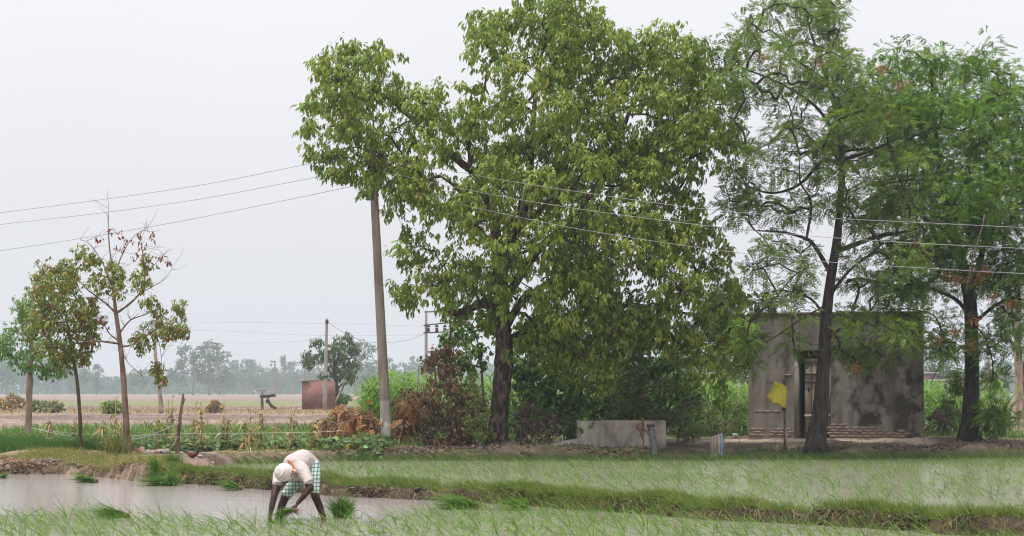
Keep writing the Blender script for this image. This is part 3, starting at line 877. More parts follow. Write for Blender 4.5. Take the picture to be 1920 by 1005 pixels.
OUT3 = [(1608, 180), (1612, 130), (1642, 104), (1690, 66), (1742, 76), (1765, 88), (1812, 108), (1838, 82), (1868, 88), (1890, 122), (1925, 132), (1990, 140), (2040, 200), (2060, 400), (2040, 560), (1985, 640), (1935, 640),
        (1905, 600), (1880, 560), (1860, 545), (1800, 560), (1770, 560), (1740, 590), (1700, 610), (1650, 590), (1640, 520), (1620, 440), (1630, 360), (1600, 300), (1605, 240)]
lob = crown_lobes(OUT3, 330, Y3, 3.2, 0.58, [(1600, 445, 8), (1660, 500, 6)], 0.72, 0.35, front=0.15)
extra = puffs([(1900, 600, 30, 22), (1870, 620, 20, 20), (1915, 640, 20, 20), (1770, 600, 26, 16), (1790, 640, 14, 18), (1845, 650, 14, 18), (1762, 660, 12, 14), (1855, 770, 10, 12), (1864, 700, 8, 12), (1745, 640, 14, 12), (1870, 790, 12, 10)], Y3 - 0.8, 0.4, 2)
dead3 = [(W(x, y, Y3 - 2.6), 0.26, 9) for x, y in ((1824, 598), (1832, 520), (1862, 556), (1800, 525), (1845, 505), (1782, 515), (1735, 480), (1757, 640), (1790, 620), (1900, 570), (1820, 645), (1720, 455), (1650, 205))]
feather_tree(t3, st3, np.concatenate([lob, extra]), 0.58, 54, colp((0.095, 0.175, 0.027), 0.3, (0.155, 0.255, 0.038)), 0.30, squash=(1, 1, 0.85), dead=dead3)
M['bark_olive'] = rough_mat('olive_bark', [(0.06, 0.05, 0.03), (0.15, 0.12, 0.08)], (12, 12, 2.2), 0.85, 0.5)
# ---- young trees on the left bank
def hz(px, py):          # depth at which the ground of height z=0.27 shows at row py
    return (CZ - 0.27) * F / (py - HOR)

YA = 39.6
bA = W(241, 856, YA)
ta = thing('dying_tree', (bA[0], YA, 0.2), 'half bare young tree with red brown twigs and few leaves, tallest on the left bank', 'tree')
trA = limb(ta, 'trunk', [(243, 866), (240, 852), (237, 800), (233, 730), (228, 670), (222, 620), (217, 585), (214, 555), (212, 520), (206, 470), (203, 430), (204, 392)],
           [0.13, 0.09, 0.078, 0.066, 0.06, 0.054, 0.045, 0.035, 0.025, 0.017, 0.011, 0.004], YA, M['bark_red'], 12, 0.04, 5)
sA = list(trA[len(trA) // 2:])
for pts, r in [
    ([(217, 588), (240, 572), (262, 550), (272, 520), (268, 480), (262, 440)], [0.045, 0.036, 0.03, 0.022, 0.014, 0.005]),
    ([(215, 585), (200, 570), (180, 555), (160, 540), (145, 520)], [0.04, 0.03, 0.024, 0.016, 0.008]),
    ([(226, 645), (190, 640, -.2), (160, 640, -.3), (130, 632, -.4)], [0.04, 0.03, 0.024, 0.01]),
    ([(228, 650), (250, 646), (275, 630), (300, 612), (325, 600)], [0.035, 0.028, 0.022, 0.016, 0.006]),
    ([(224, 625), (245, 600), (275, 588, .3), (290, 570, .3)], [0.03, 0.022, 0.016, 0.007]),
    ([(213, 548), (200, 510), (185, 480), (165, 455), (150, 450)], [0.03, 0.022, 0.016, 0.01, 0.004]),
    ([(212, 520), (228, 480), (245, 450), (268, 432), (285, 440)], [0.026, 0.018, 0.012, 0.008, 0.003]),
    ([(262, 550), (290, 535, .2), (312, 520, .2), (330, 490, .2)], [0.018, 0.012, 0.008, 0.003]),
    ([(270, 520), (295, 490, -.2), (318, 465, -.2)], [0.014, 0.009, 0.003]),
    ([(224, 640), (205, 625, .3), (190, 600, .4), (170, 590, .5)], [0.03, 0.02, 0.014, 0.006]),
    ([(226, 650), (240, 680), (262, 700), (275, 725)], [0.014, 0.01, 0.006, 0.003]),
    ([(290, 620), (300, 650), (303, 690), (300, 715)], [0.014, 0.01, 0.007, 0.003]),
]:
    P = limb(ta, 'limb', pts, np.array(r) * 0.72, YA, M['bark_red'], 7)
    sA += list(P[1:])
mb = MB()
# bare twigs
A = np.array(sA); n = 150
A = A[rng.integers(0, len(A), n)]
d = unit(np.stack([rng.normal(0.25, 0.8, n), rng.normal(0, 0.5, n), rng.uniform(0.1, 1.2, n)], 1)); L = rng.uniform(0.2, 0.6, n)[:, None]
for a, dd, ll in zip(A, d, L):
    mb.tube([a, a + dd * ll * 0.5 + rng.normal(0, 0.03, 3), a + dd * ll + rng.normal(0, 0.05, 3)], [0.0055, 0.004, 0.0025], 3, mi=1, cap=False)
lobA = puffs([(150, 470, 14, 12), (165, 488, 14, 12), (190, 500, 16, 14), (215, 505, 14, 16), (200, 530, 16, 16), (180, 520, 16, 14), (230, 520, 10, 12), (270, 510, 12, 14), (275, 490, 8, 12), (262, 535, 12, 8), (228, 540, 8, 12),
              (285, 560, 12, 10), (295, 585, 14, 10), (300, 610, 16, 10), (325, 605, 16, 10), (345, 615, 14, 8), (315, 625, 16, 10), (280, 625, 14, 10), (290, 645, 14, 10), (330, 580, 12, 8), (265, 640, 12, 8), (300, 705, 8, 9), (298, 690, 6, 6),
              (120, 530, 18, 14), (95, 530, 18, 14), (140, 510, 16, 12), (105, 560, 22, 18), (140, 560, 20, 18), (80, 560, 16, 16), (165, 575, 14, 14), (120, 590, 24, 18), (150, 600, 18, 16), (95, 600, 20, 18), (170, 610, 14, 14)], YA, 0.35, 2)
def colA(m, tone, tw):
    c = jit((0.165, 0.215, 0.045), m, 0.3); k = rng.random(m) < 0.2 + 0.12 * tw
    c[k] = jit((0.30, 0.24, 0.06), k.sum(), 0.25); k = rng.random(m) < 0.08
    c[k] = jit((0.22, 0.075, 0.035), k.sum(), 0.3); return c
spray_leaves(mb, lobA, 0.22, 10, 7, 0.105, 0.046, colA, droop=0.55)
lr = puffs([(205, 545, 8, 6), (185, 600, 10, 8), (195, 615, 10, 8), (225, 555, 6, 6), (170, 640, 10, 6), (150, 600, 20, 14), (178, 565, 8, 8), (262, 440, 6, 6), (240, 455, 6, 6), (225, 440, 8, 6), (300, 480, 8, 6), (255, 480, 8, 8), (230, 470, 8, 8), (285, 445, 6, 6), (205, 430, 10, 8), (180, 440, 8, 6), (270, 460, 8, 8), (316, 490, 8, 8)], YA, 0.25, 1)
spray_leaves(mb, lr, 0.12, 4, 4, 0.09, 0.04, lambda m, a, b: jit((0.19, 0.055, 0.035), m, 0.3), droop=0.8)
setp(mb.build('crown', [M['leaf'], M['bark_red']], ta), kind='stuff')

YB = 40.6
bB = W(151, 856, YB)
tb = thing('young_tree', (bB[0], YB, 0.2), 'slim curved young tree with olive leaves, left of the half bare tree', 'tree')
trB = limb(tb, 'trunk', [(152, 864), (151, 840), (150, 780), (145, 720), (138, 675), (132, 640), (125, 600), (118, 560), (112, 520)], [0.06, 0.048, 0.044, 0.042, 0.038, 0.034, 0.028, 0.02, 0.01], YB, M['bark_olive'], 10, 0.04, 5)
mb = MB()
lobB = puffs([(75, 520, 14, 12), (95, 505, 14, 10), (120, 498, 16, 12), (70, 550, 16, 16), (100, 545, 20, 18), (130, 535, 18, 16), (80, 585, 20, 20), (115, 580, 22, 20), (145, 575, 18, 18), (75, 620, 20, 18), (110, 620, 24, 20), (145, 615, 22, 18), (165, 640, 18, 14),
              (95, 655, 22, 14), (130, 655, 22, 14), (155, 665, 14, 10), (60, 600, 12, 12), (175, 600, 14, 14), (120, 680, 12, 8)], YB, 0.5, 3)
branch_tree(mb, list(trB[len(trB) // 2:]), lobB, 0.02)
spray_leaves(mb, lobB, 0.29, 14, 7, 0.1, 0.042, colA, droop=0.6)
setp(mb.build('crown', [M['leaf'], M['bark_red']], tb), kind='stuff')

YC = 52.0
bC = W(54, 820, YC)
tc_ = thing('pale_trunk_tree', (bC[0], YC, 0.25), 'pale peeling trunk tree with small fresh green leaves at the far left', 'tree')
trC = limb(tc_, 'trunk', [(53, 822), (54, 780), (55, 730), (57, 690), (58, 655), (62, 620), (70, 590)], [0.11, 0.1, 0.092, 0.085, 0.07, 0.05, 0.02], YC, M['bark_pale'], 10, 0.05, 5)
mb = MB()
lobC = puffs([(20, 640, 20, 12), (10, 660, 22, 12), (45, 600, 18, 14), (60, 575, 16, 12), (35, 625, 20, 14), (60, 630, 22, 16), (30, 670, 22, 12), (60, 665, 24, 14), (90, 655, 24, 14), (85, 620, 20, 16), (120, 650, 20, 12), (55, 690, 24, 10), (85, 690, 20, 10), (0, 640, 14, 10), (40, 580, 12, 10), (110, 690, 14, 8), (135, 668, 14, 8)], YC, 0.7, 3)
branch_tree(mb, list(trC[len(trC) // 2:]), lobC, 0.03)
spray_leaves(mb, lobC, 0.36, 20, 9, 0.085, 0.034, lambda m, a, b: jit((0.13, 0.245, 0.065), m, 0.28), droop=0.55)
setp(mb.build('crown', [M['leaf_soft'], M['bark_pale']], tc_), kind='stuff')

bD = W(300, 775, 95.0)
td = thing('eucalyptus_tree', bD, 'slender bleached leaning stem rising behind the half bare tree', 'tree')
limb(td, 'trunk', [(303, 775), (300, 740), (294, 690), (290, 640), (293, 600), (297, 570)], [0.14, 0.12, 0.1, 0.08, 0.05, 0.03], 95.0, M['bark_pale'], 8, 0.04, 4)
mb = MB()
lobD = puffs([(297, 590, 10, 12), (285, 605, 10, 10), (306, 612, 10, 10)], 95.0, 0.5, 2)
spray_leaves(mb, lobD, 0.4, 8, 6, 0.18, 0.05, lambda m, a, b: jit((0.09, 0.12, 0.06), m, 0.25), twig=False)
setp(mb.build('crown', [M['leaf_soft'], M['bark_pale']], td), kind='stuff')

# eucalyptus at the right edge
bE = W(1912, 797, 76.0)
te = thing('eucalyptus_tree', bE, 'pale trunk eucalyptus with dark foot at the right edge beyond the mud bank', 'tree')
limb(te, 'trunk', [(1914, 803), (1912, 780), (1911, 720), (1909, 660), (1908, 600), (1912, 540)], [0.3, 0.22, 0.19, 0.17, 0.14, 0.08], 76.0, M['bark_pale'], 12, 0.04, 5)
limb(te, 'stem', [(1918, 803), (1921, 760), (1923, 700), (1926, 640)], [0.18, 0.16, 0.14, 0.1], 76.0, M['bark_red'], 10, 0.05, 4)
mb = MB()
lobE = puffs([(1900, 600, 24, 18), (1880, 620, 20, 16), (1915, 640, 20, 16), (1905, 570, 24, 18), (1930, 600, 24, 18), (1885, 580, 18, 14)], 76.0, 0.9, 3)
spray_leaves(mb, lobE, 0.6, 14, 7, 0.18, 0.05, lambda m, a, b: jit((0.10, 0.14, 0.05), m, 0.25), twig=False)
setp(mb.build('crown', [M['leaf_soft'], M['bark_pale']], te), kind='stuff')

# ---- shrubs behind the tank and the great tree
def shrub(name, label, cat, P, Y, dz, r, ntw, nlf, L, Wd, colf, stems, bark='twig', per=3, droop=0.55, mat='leaf', tipw=0.8, spread=0.8):
    y0 = max(p[1] + p[3] for p in P); xc = np.mean([p[0] for p in P])
    b = W(xc, y0, Y); b[2] = max(0.2, float(H(b[0], b[1])))
    t = thing(name, b, label, cat)
    st = []
    for pts, rr in stems:
        Q = limb(t, 'stem', pts, rr, Y, M[bark], 7); st += list(Q)
    lob = puffs(P, Y, dz, per)
    lob = lob[lob[:, 2] > 0.35]
    mb = MB()
    branch_tree(mb, st, lob, 0.03, up=0.4)
    spray_leaves(mb, lob, r, ntw, nlf, L, Wd, colf, droop=droop, tipw=tipw, spread=spread)
    setp(mb.build('crown', [M[mat], M[bark]], t), kind='stuff')
    return t
dk = lambda m, a, b: np.clip(jit((0.105, 0.19, 0.036), m, 0.34) * np.exp(0.25 * np.clip(b, -1, 2))[:, None], 0.004, 0.5)
shrub('large_leaf_shrub', 'dark green shrub with heart shaped leaves left of the scaly trunk', 'shrub',
      [(858, 605, 14, 14), (880, 600, 20, 16), (845, 630, 10, 14), (860, 630, 24, 18), (895, 630, 22, 18), (920, 620, 16, 14), (848, 655, 14, 16), (875, 660, 24, 18), (905, 665, 18, 16), (850, 690, 20, 14), (885, 695, 20, 14), (838, 690, 12, 12), (870, 720, 16, 10), (850, 575, 18, 12), (900, 585, 18, 12)],
      49.5, 0.6, 0.33, 9, 5, 0.15, 0.12, dk, [([(905, 815), (890, 740), (880, 690), (870, 640)], [0.05, 0.04, 0.03, 0.02]), ([(912, 815), (905, 730), (900, 660), (885, 610)], [0.04, 0.035, 0.025, 0.015])], per=2, tipw=0.55)
shrub('large_leaf_shrub', 'big dense dark green thicket with broad leaves behind the concrete tank', 'shrub',
      [(985, 640, 24, 24), (1020, 660, 30, 26), (1000, 700, 34, 28), (1050, 700, 34, 28), (1030, 740, 36, 26), (1090, 730, 36, 26), (1060, 770, 40, 22), (1120, 760, 40, 24), (1130, 700, 30, 28), (1170, 690, 30, 26), (1200, 660, 30, 26), (1180, 730, 36, 26), (1160, 770, 40, 20),
       (1230, 700, 30, 26), (1220, 740, 34, 24), (1250, 680, 26, 22), (1000, 750, 30, 24), (980, 690, 20, 22), (1210, 620, 26, 18), (1160, 640, 30, 22), (1100, 660, 34, 24), (1060, 640, 30, 22), (1260, 725, 24, 20), (1285, 715, 22, 18), (1290, 740, 20, 16), (1020, 610, 24, 18), (1000, 790, 40, 14), (1060, 800, 40, 12), (1110, 795, 40, 12), (1210, 780, 34, 16)],
      49.8, 1.3, 0.5, 22, 5, 0.16, 0.115, dk, [([(1100, 815), (1120, 740), (1150, 660), (1165, 600)], [0.07, 0.06, 0.05, 0.03]), ([(1190, 815), (1205, 740), (1215, 680), (1226, 615)], [0.07, 0.06, 0.05, 0.03]), ([(1180, 815), (1195, 720), (1205, 650), (1212, 600)], [0.06, 0.05, 0.04, 0.02]),
       ([(1060, 815), (1040, 740), (1020, 680)], [0.05, 0.04, 0.02]), ([(1075, 770), (1100, 740), (1130, 715)], [0.04, 0.03, 0.02]), ([(1240, 815), (1260, 750), (1285, 715)], [0.04, 0.03, 0.02])], bark='bark_red', per=4, tipw=0.6)
shrub('small_leaf_shrub', 'grey green fine leaved shrub just right of the concrete tank', 'shrub',
      [(1200, 700, 26, 20), (1230, 730, 28, 20), (1265, 760, 28, 22), (1285, 790, 26, 22), (1255, 800, 28, 20), (1270, 830, 26, 14), (1180, 740, 26, 18), (1300, 760, 18, 18), (1210, 770, 26, 18), (1240, 780, 26, 18), (1300, 815, 18, 14), (1160, 755, 20, 14)],
      47.6, 0.5, 0.36, 30, 8, 0.05, 0.026, lambda m, a, b: jit((0.15, 0.19, 0.07), m, 0.3), [([(1235, 842), (1225, 790), (1200, 720)], [0.03, 0.02, 0.01]), ([(1270, 842), (1275, 800), (1285, 760)], [0.03, 0.02, 0.01])], per=3)
shrub('small_leaf_shrub', 'low pale green wispy bush between tank and shed corner', 'shrub',
      [(1320, 800, 18, 14), (1345, 790, 20, 14), (1360, 805, 20, 12), (1335, 775, 16, 12), (1375, 790, 14, 12), (1385, 765, 10, 12)],
      51.0, 0.5, 0.34, 22, 8, 0.06, 0.024, lambda m, a, b: jit((0.16, 0.21, 0.075), m, 0.28), [([(1340, 818), (1340, 790), (1345, 770)], [0.02, 0.012, 0.006])], per=3)
shrub('small_leaf_shrub', 'bright yellow green bush against the left side of the scaly trunk', 'shrub',
      [(895, 760, 14, 14), (905, 785, 16, 14), (885, 790, 12, 12), (900, 740, 12, 12), (910, 810, 14, 12), (890, 715, 10, 10), (915, 830, 12, 8), (895, 812, 12, 10)],
      44.6, 0.25, 0.2, 16, 7, 0.06, 0.024, lambda m, a, b: jit((0.18, 0.25, 0.05), m, 0.25), [([(905, 845), (902, 800), (895, 740)], [0.02, 0.014, 0.006])], per=3)
shrub('leafy_shoot', 'hanging leafy shoot between the shed wall and the straight dark trunk', 'shrub',
      [(1795, 700, 8, 12), (1785, 720, 12, 14), (1790, 745, 14, 14), (1780, 765, 14, 14), (1775, 790, 12, 12), (1800, 725, 10, 12), (1798, 770, 10, 12)],
      51.0, 0.3, 0.26, 14, 7, 0.13, 0.04, lambda m, a, b: jit((0.13, 0.2, 0.045), m, 0.28), [([(1765, 815), (1785, 770), (1800, 700)], [0.025, 0.02, 0.01])], per=2)

# bent dead stems right of the shed, under the straight tree
t = thing('brushwood', (WX(1765, 49.6), 49.6, 0.35), 'tangle of bare bent stems between the shed corner and the straight dark trunk', 'brushwood')
for k in range(13):
    x0, x1 = 1738 + rng.uniform(-4, 30), 1745 + rng.uniform(10, 60)
    limb(t, 'branch', [(x0, 812 - rng.uniform(0, 40)), ((x0 + x1) / 2, 785 - rng.uniform(-10, 20), rng.normal(0, .3)), (x1, 812 - rng.uniform(-6, 14), rng.normal(0, .3))], [0.03, 0.022, 0.012], 49.6, M['twig'], 6, k=4)
t = thing('brushwood', (WX(1880, 47.5), 47.5, 0.3), 'fallen leafy twigs on the mud bank right of the straight dark trunk', 'brushwood')
for pts in ([(1845, 828), (1880, 808), (1920, 770)], [(1850, 820), (1868, 800), (1880, 785)], [(1842, 805), (1870, 795), (1905, 790)]):
    limb(t, 'branch', pts, [0.02, 0.014, 0.006], 47.5, M['twig'], 6)
mb = MB()
spray_leaves(mb, puffs([(1868, 798, 12, 8), (1855, 812, 8, 6), (1880, 785, 8, 8), (1862, 770, 8, 8)], 47.5, 0.3, 2), 0.22, 10, 7, 0.1, 0.035, lambda m, a, b: jit((0.10, 0.15, 0.04), m, 0.25), twig=False)
setp(mb.build('foliage', M['leaf_soft'], t), kind='stuff')

# ---- heaps of cut, withered branches
def brush(label, sticks, PF, Y, r, ntw, colf, L, Wd, droop=0.7, feather=False):
    xc = np.mean([p[0] for p in PF])
    t = thing('withered_brush', (WX(xc, Y), Y, 0.25), label, 'brushwood')
    x0, x1 = min(p[0] for p in PF), max(p[0] for p in PF); y0 = min(p[1] for p in PF)
    for k in range(16):
        a, b = rng.uniform(x0, x1), rng.uniform(-45, 45); c = rng.uniform(y0 + 25, 815)
        limb(t, 'branch', [(a, 842, rng.normal(0, .4)), (a + b * .5 + rng.normal(0, 6), (842 + c) / 2, rng.normal(0, .4)), (a + b, c, rng.normal(-.2, .4))], [0.016, 0.011, 0.004], Y, M['twig'], 5, k=3)
    for pts, rr in sticks:
        limb(t, 'branch', pts, rr, Y, M['twig'], 6)
    mb = MB(); lob = puffs(PF, Y, 0.45, 3); lob = lob[lob[:, 2] > 0.3]
    branch_tree(mb, [W(xc, 835, Y)] + [W(p[0], 838, Y + rng.normal(0, .3)) for p in PF[::3]], lob, 0.025, up=0.0)
    if feather:
        n = len(lob) * ntw; C = np.repeat(lob, ntw, 0); d = rand_dirs(n)
        fronds(mb, C + d * r * rng.random((n, 1)), unit(d * 0.7 + [-0.2, 0, -0.4]), rng.uniform(0.6, 1.2, n) * L, colf(n), 7, droop=0.5)
    else:
        spray_leaves(mb, lob, r, ntw, 7, L, Wd, lambda m, a, b: colf(m), droop=droop)
    setp(mb.build('foliage', [M['dry'], M['twig']], t), kind='stuff')
    return t
def brown(m):
    c = jit((0.2, 0.135, 0.085), m, 0.42); k = rng.random(m) < 0.2; c[k] = jit((0.30, 0.16, 0.09), k.sum(), 0.3); return c
brush('big heap of withered branches with curled brown leaves left of the scaly trunk',
      [([(742, 812), (790, 811, -.4), (850, 800, -.4), (890, 790)], [0.035, 0.03, 0.025, 0.012]), ([(740, 845), (765, 825, -.5), (785, 780, -.5), (770, 745)], [0.03, 0.026, 0.02, 0.01]), ([(800, 838), (830, 790), (870, 740), (895, 720)], [0.03, 0.025, 0.02, 0.01]), ([(880, 845), (860, 800, -.3), (820, 770, -.4)], [0.025, 0.02, 0.01])],
      [(820, 670, 14, 14), (845, 662, 12, 12), (808, 690, 16, 14), (835, 695, 16, 14), (815, 720, 20, 14), (845, 730, 20, 16), (790, 745, 20, 16), (820, 755, 22, 18), (850, 760, 22, 18), (875, 750, 16, 16), (780, 775, 20, 16), (810, 785, 24, 18), (845, 790, 24, 18), (870, 785, 18, 16),
       (790, 815, 24, 16), (825, 820, 26, 16), (860, 820, 24, 16), (885, 835, 14, 12), (765, 800, 14, 14), (840, 840, 26, 8), (810, 842, 24, 6), (755, 770, 14, 14), (770, 745, 14, 12), (752, 800, 12, 14), (760, 830, 16, 12), (785, 838, 18, 8), (745, 825, 10, 10), (770, 785, 14, 12), (895, 800, 14, 14), (900, 770, 10, 12)], 45.9, 0.27, 15, brown, 0.115, 0.045)
def orange(m): return jit((0.28, 0.142, 0.07), m, 0.32)
brush('rust orange withered feathery branches lying around the foot of the leaning pole',
      [([(608, 800), (640, 790), (690, 785, -.3), (715, 790, -.4)], [0.02, 0.018, 0.014, 0.008]), ([(655, 835), (690, 815), (725, 790)], [0.02, 0.016, 0.01]), ([(628, 830), (630, 780), (620, 755)], [0.02, 0.016, 0.01])],
      [(610, 790, 10, 12), (618, 805, 12, 10), (650, 775, 16, 10), (670, 785, 18, 10), (690, 780, 14, 10), (655, 792, 16, 8), (705, 800, 12, 12), (680, 828, 18, 10), (700, 820, 16, 12), (665, 838, 12, 6), (710, 838, 12, 8), (762, 760, 12, 10), (780, 765, 14, 10), (760, 790, 10, 12), (755, 815, 10, 12), (765, 835, 12, 8)],
      45.5, 0.24, 13, orange, 0.32, 0.05, feather=True)
def darkbrown(m): return jit((0.15, 0.10, 0.075), m, 0.35)
brush('low dark heap of bare twigs and dead leaves right of the scaly trunk',
      [([(960, 775), (985, 790, -.4), (1000, 805, -.5), (1027, 833, -.6)], [0.03, 0.028, 0.03, 0.035]), ([(985, 800), (1010, 785, -.2), (1050, 775)], [0.02, 0.014, 0.007]), ([(970, 835), (1000, 800), (1060, 790), (1085, 800)], [0.02, 0.016, 0.012, 0.006]), ([(1040, 840), (1000, 770), (985, 750)], [0.016, 0.012, 0.005]), ([(960, 740), (985, 745), (1020, 770)], [0.016, 0.012, 0.006])],
      [(970, 780, 12, 14), (990, 765, 16, 14), (980, 810, 16, 14), (1010, 800, 18, 14), (1040, 790, 18, 12), (965, 830, 14, 10), (1000, 828, 18, 10), (1035, 812, 14, 10)], 46.3, 0.3, 9, darkbrown, 0.09, 0.035)

# ---- maize crops
def maize_patch(name, x0, x1, y0, y1, n, hgt, C):
    mb = MB()
    x, y = rng.uniform(x0, x1, n), rng.uniform(y0, y1, n)
    k_ = x > -(y - 4.0) * 0.094; x, y = x[k_], y[k_]; n = len(x)
    z = H(x, y); h = (0.45 + 0.55 * sst(F * x / y, -320, -245)) * hgt * rng.uniform(0.8, 1.12, n)
    P = np.stack([x, y, z], 1)
    up = np.tile([0, 0, 1.0], (n, 1)) + rng.normal(0, 0.05, (n, 3))
    blades(mb, P, up, rng.normal(0, 0.03, (n, 3)), h * 0.9, 0.03, jit((0.10, 0.15, 0.05), n, 0.2), 3)
    k = 10
    m = n * k
    t = np.tile(np.linspace(0.15, 0.92, k), n); hh = np.repeat(h, k)
    Pb = np.repeat(P, k, 0) + np.stack([np.zeros(m), np.zeros(m), t * hh], 1)
    a = np.repeat(rng.uniform(0, math.pi, n), k) + np.tile(np.arange(k) * math.pi, n) + rng.normal(0, 0.5, m)
    D = np.stack([np.cos(a) * 0.8, np.sin(a) * 0.8, np.full(m, 0.9)], 1)
    B = np.stack([np.cos(a) * 0.3 - 0.15, np.sin(a) * 0.3, rng.uniform(-1.0, -0.35, m)], 1)
    S = np.stack([-np.sin(a), np.cos(a), np.zeros(m)], 1)
    c = jit(C, m, 0.25)
    blades(mb, Pb, D, B, rng.uniform(0.55, 0.95, m), 0.075, c, 4, S=S)
    return setp(mb.build(name, M['grass']), kind='stuff')
maize_patch('maize_crop', -6.4, -2.5, 54, 66, 300, 2.05, (0.14, 0.24, 0.05))
maize_patch('maize_crop', -2.5, 7.5, 57, 66, 420, 1.95, (0.14, 0.24, 0.055))
maize_patch('maize_crop', 5.2, 9.2, 55.0, 64, 230, 1.75, (0.16, 0.265, 0.065))
maize_patch('maize_crop', 13.6, 16.8, 56, 66, 170, 1.75, (0.14, 0.245, 0.055))

# ---- the green strip: young fodder, squash vines, nursery bed, weeds
mb = MB()
n = 19000
y = 44 + 22.5 * rng.random(n) ** 1.25; x = rng.uniform(-18, -2.3, n)
k = fbm(x * 0.6, y * 0.7, 3) > -0.3; x, y = x[k], y[k]; n = len(x)
grass(mb, x, y, rng.uniform(0.22, 0.5, n), 0.38, jit((0.15, 0.225, 0.07), n, 0.38), (-0.1, 0, 0), 0.042, 3, drop=0.5)
setp(mb.build('fodder_crop', M['grass']), kind='stuff')
mb = MB()
n = 5200
x, y = rng.uniform(-14.5, -3.2, n), rng.uniform(43.0, 47.0, n)
k = fbm(x * 0.8, y * 0.8 + 4, 3) > -0.1; x, y = x[k], y[k]; n = len(x)
P = np.stack([x, y, H(x, y) + rng.uniform(0.02, 0.34, n)], 1)
a = rng.uniform(0, 6.28, n)
leaves(mb, P, np.stack([np.cos(a), np.sin(a), rng.uniform(-.5, .2, n)], 1), unit(np.array([0, -0.5, 0.9]) + rand_dirs(n) * 0.4), rng.uniform(0.09, 0.2, n), rng.uniform(0.09, 0.19, n), jit((0.11, 0.16, 0.06), n, 0.4), 0.15, 0.15, tipw=0.9)
setp(mb.build('squash_vines', M['leaf_soft']), kind='stuff')
mb = MB()
n = 15000
x, y = rng.uniform(-15.5, -9.6, n), rng.uniform(40.6, 44.6, n)
k = (fbm(x * 0.7, y * 0.7 + 14, 3) > -0.35); x, y = x[k], y[k]; n = len(x)
grass(mb, x, y, rng.uniform(0.28, 0.58, n), 0.3, jit((0.07, 0.15, 0.032), n, 0.25), (-0.3, 0, 0), 0.012, 3)
setp(mb.build('rice_nursery', M['grass']), kind='stuff')
mb = MB()
n = 9000
x, y = rng.uniform(5.5, 22, n), rng.uniform(46.5, 74, n)
h_ = np.exp(-(((x - 9.6) / 4.1) ** 4 + ((y - 49.2) / 3.6) ** 4))
k = (h_ < 0.25) & (fbm(x * .5, y * .5, 3) > -0.2) | ((y < 46.9) & (rng.random(n) < .3)); x, y = x[k], y[k]; n = len(x)
grass(mb, x, y, rng.uniform(0.15, 0.42, n), 0.45, jit((0.105, 0.155, 0.05), n, 0.3), (-0.1, 0, 0), 0.022, 3)
n = 3000
x = rng.uniform(3.5, 8.8, n); y = Yf(x) + rng.uniform(0.1, 2.6, n)
k = (fbm(x * .9, y * .9, 3) + 0.6 - np.abs(y - Yf(x) - 1.1) * 0.5 > 0.25); x, y = x[k], y[k]; n = len(x)
grass(mb, x, y, rng.uniform(0.05, 0.2, n), 0.7, jit((0.075, 0.115, 0.035), n, 0.3), (-0.1, 0, 0), 0.016, 2)
n = 2600
x = rng.uniform(-4, 16, n); y = Yf(x) + rng.uniform(0.2, 3, n)
k = fbm(x * .6 + 40, y * .9, 3) > 0.35; x, y = x[k], y[k]; n = len(x)
grass(mb, x, y, rng.uniform(0.05, 0.22, n), 0.8, jit((0.09, 0.12, 0.04), n, 0.35), (0, 0, 0), 0.016, 2)
setp(mb.build('weeds', M['grass']), kind='stuff')
mb = MB()
n = 9000
x, y = rng.uniform(-60, 60, n), rng.uniform(110, 150, n)
k = np.abs(x) < 0.33 * y; x, y = x[k], y[k]; n = len(x)
grass(mb, x, y, rng.uniform(0.15, 0.4, n), 0.5, jit((0.30, 0.225, 0.13), n, 0.25), (0, 0, 0), 0.06, 2)
setp(mb.build('stubble', M['dry']), kind='stuff')

# tall tussock by the dying tree
t = thing('grass_tussock', (WX(213, 39.2), 39.2, 0.25), 'tall yellow green grass tussock leaning beside the half bare tree', 'grass tussock')
mb = MB(); n = 520
x, y = WX(213, 39.2) + rng.normal(0, 0.1, n), 39.2 + rng.normal(0, 0.12, n)
grass(mb, x, y, rng.uniform(0.3, 0.72, n), 0.33, jit((0.19, 0.2, 0.075), n, 0.3), (0.05, 0, 0), 0.01, 4, drop=0.6)
setp(mb.build('blade', M['grass'], t), kind='stuff')

# ---- bushes out in the fields
def field_bush(px, py, wpx, hpx, Y, base, label):
    b = W(px, py, Y); b[2] = float(H(b[0], b[1]))
    t = thing('field_bush', b, label, 'bush')
    r = wpx / F * Y / 2; h = hpx / F * Y
    mb = MB(); n = 900
    d = rand_dirs(n); d[:, 2] = np.abs(d[:, 2])
    kk = rng.integers(0, 9, n); cc = rand_dirs(9) * np.array([r * .75, r * .5, h * .35]) + [0, 0, h * .3]; rs = rng.uniform(0.3, 0.6, 9)[kk][:, None]
    P = b + cc[kk] + d * np.array([r, r, h]) * rs * (rng.random((n, 1)) ** 0.4)
    leaves(mb, P, unit(d + rand_dirs(n) * 0.8), unit(d + rand_dirs(n) * 0.7), rng.uniform(0.2, 0.4, n), rng.uniform(0.1, 0.2, n), jit(np.array(base) * 1.8, n, 0.35))
    for k in range(5):
        mb.tube([b, b + np.array([rng.normal(0, r * .5), rng.normal(0, r * .5), h * .8])], [0.04, 0.015], 4, (0.16, 0.13, 0.09))
    setp(mb.build('foliage', M['leaf_soft'], t), kind='stuff')
field_bush(210, 762, 42, 24, 110, (0.13, 0.16, 0.05), 'rounded yellow green bush in the field behind the half bare tree')
field_bush(20, 765, 46, 26, 130, (0.17, 0.125, 0.08), 'brownish bush at the left edge of the ploughed field')
field_bush(75, 766, 52, 18, 125, (0.11, 0.115, 0.065), 'grey green low bush just right of the pale peeling trunk')
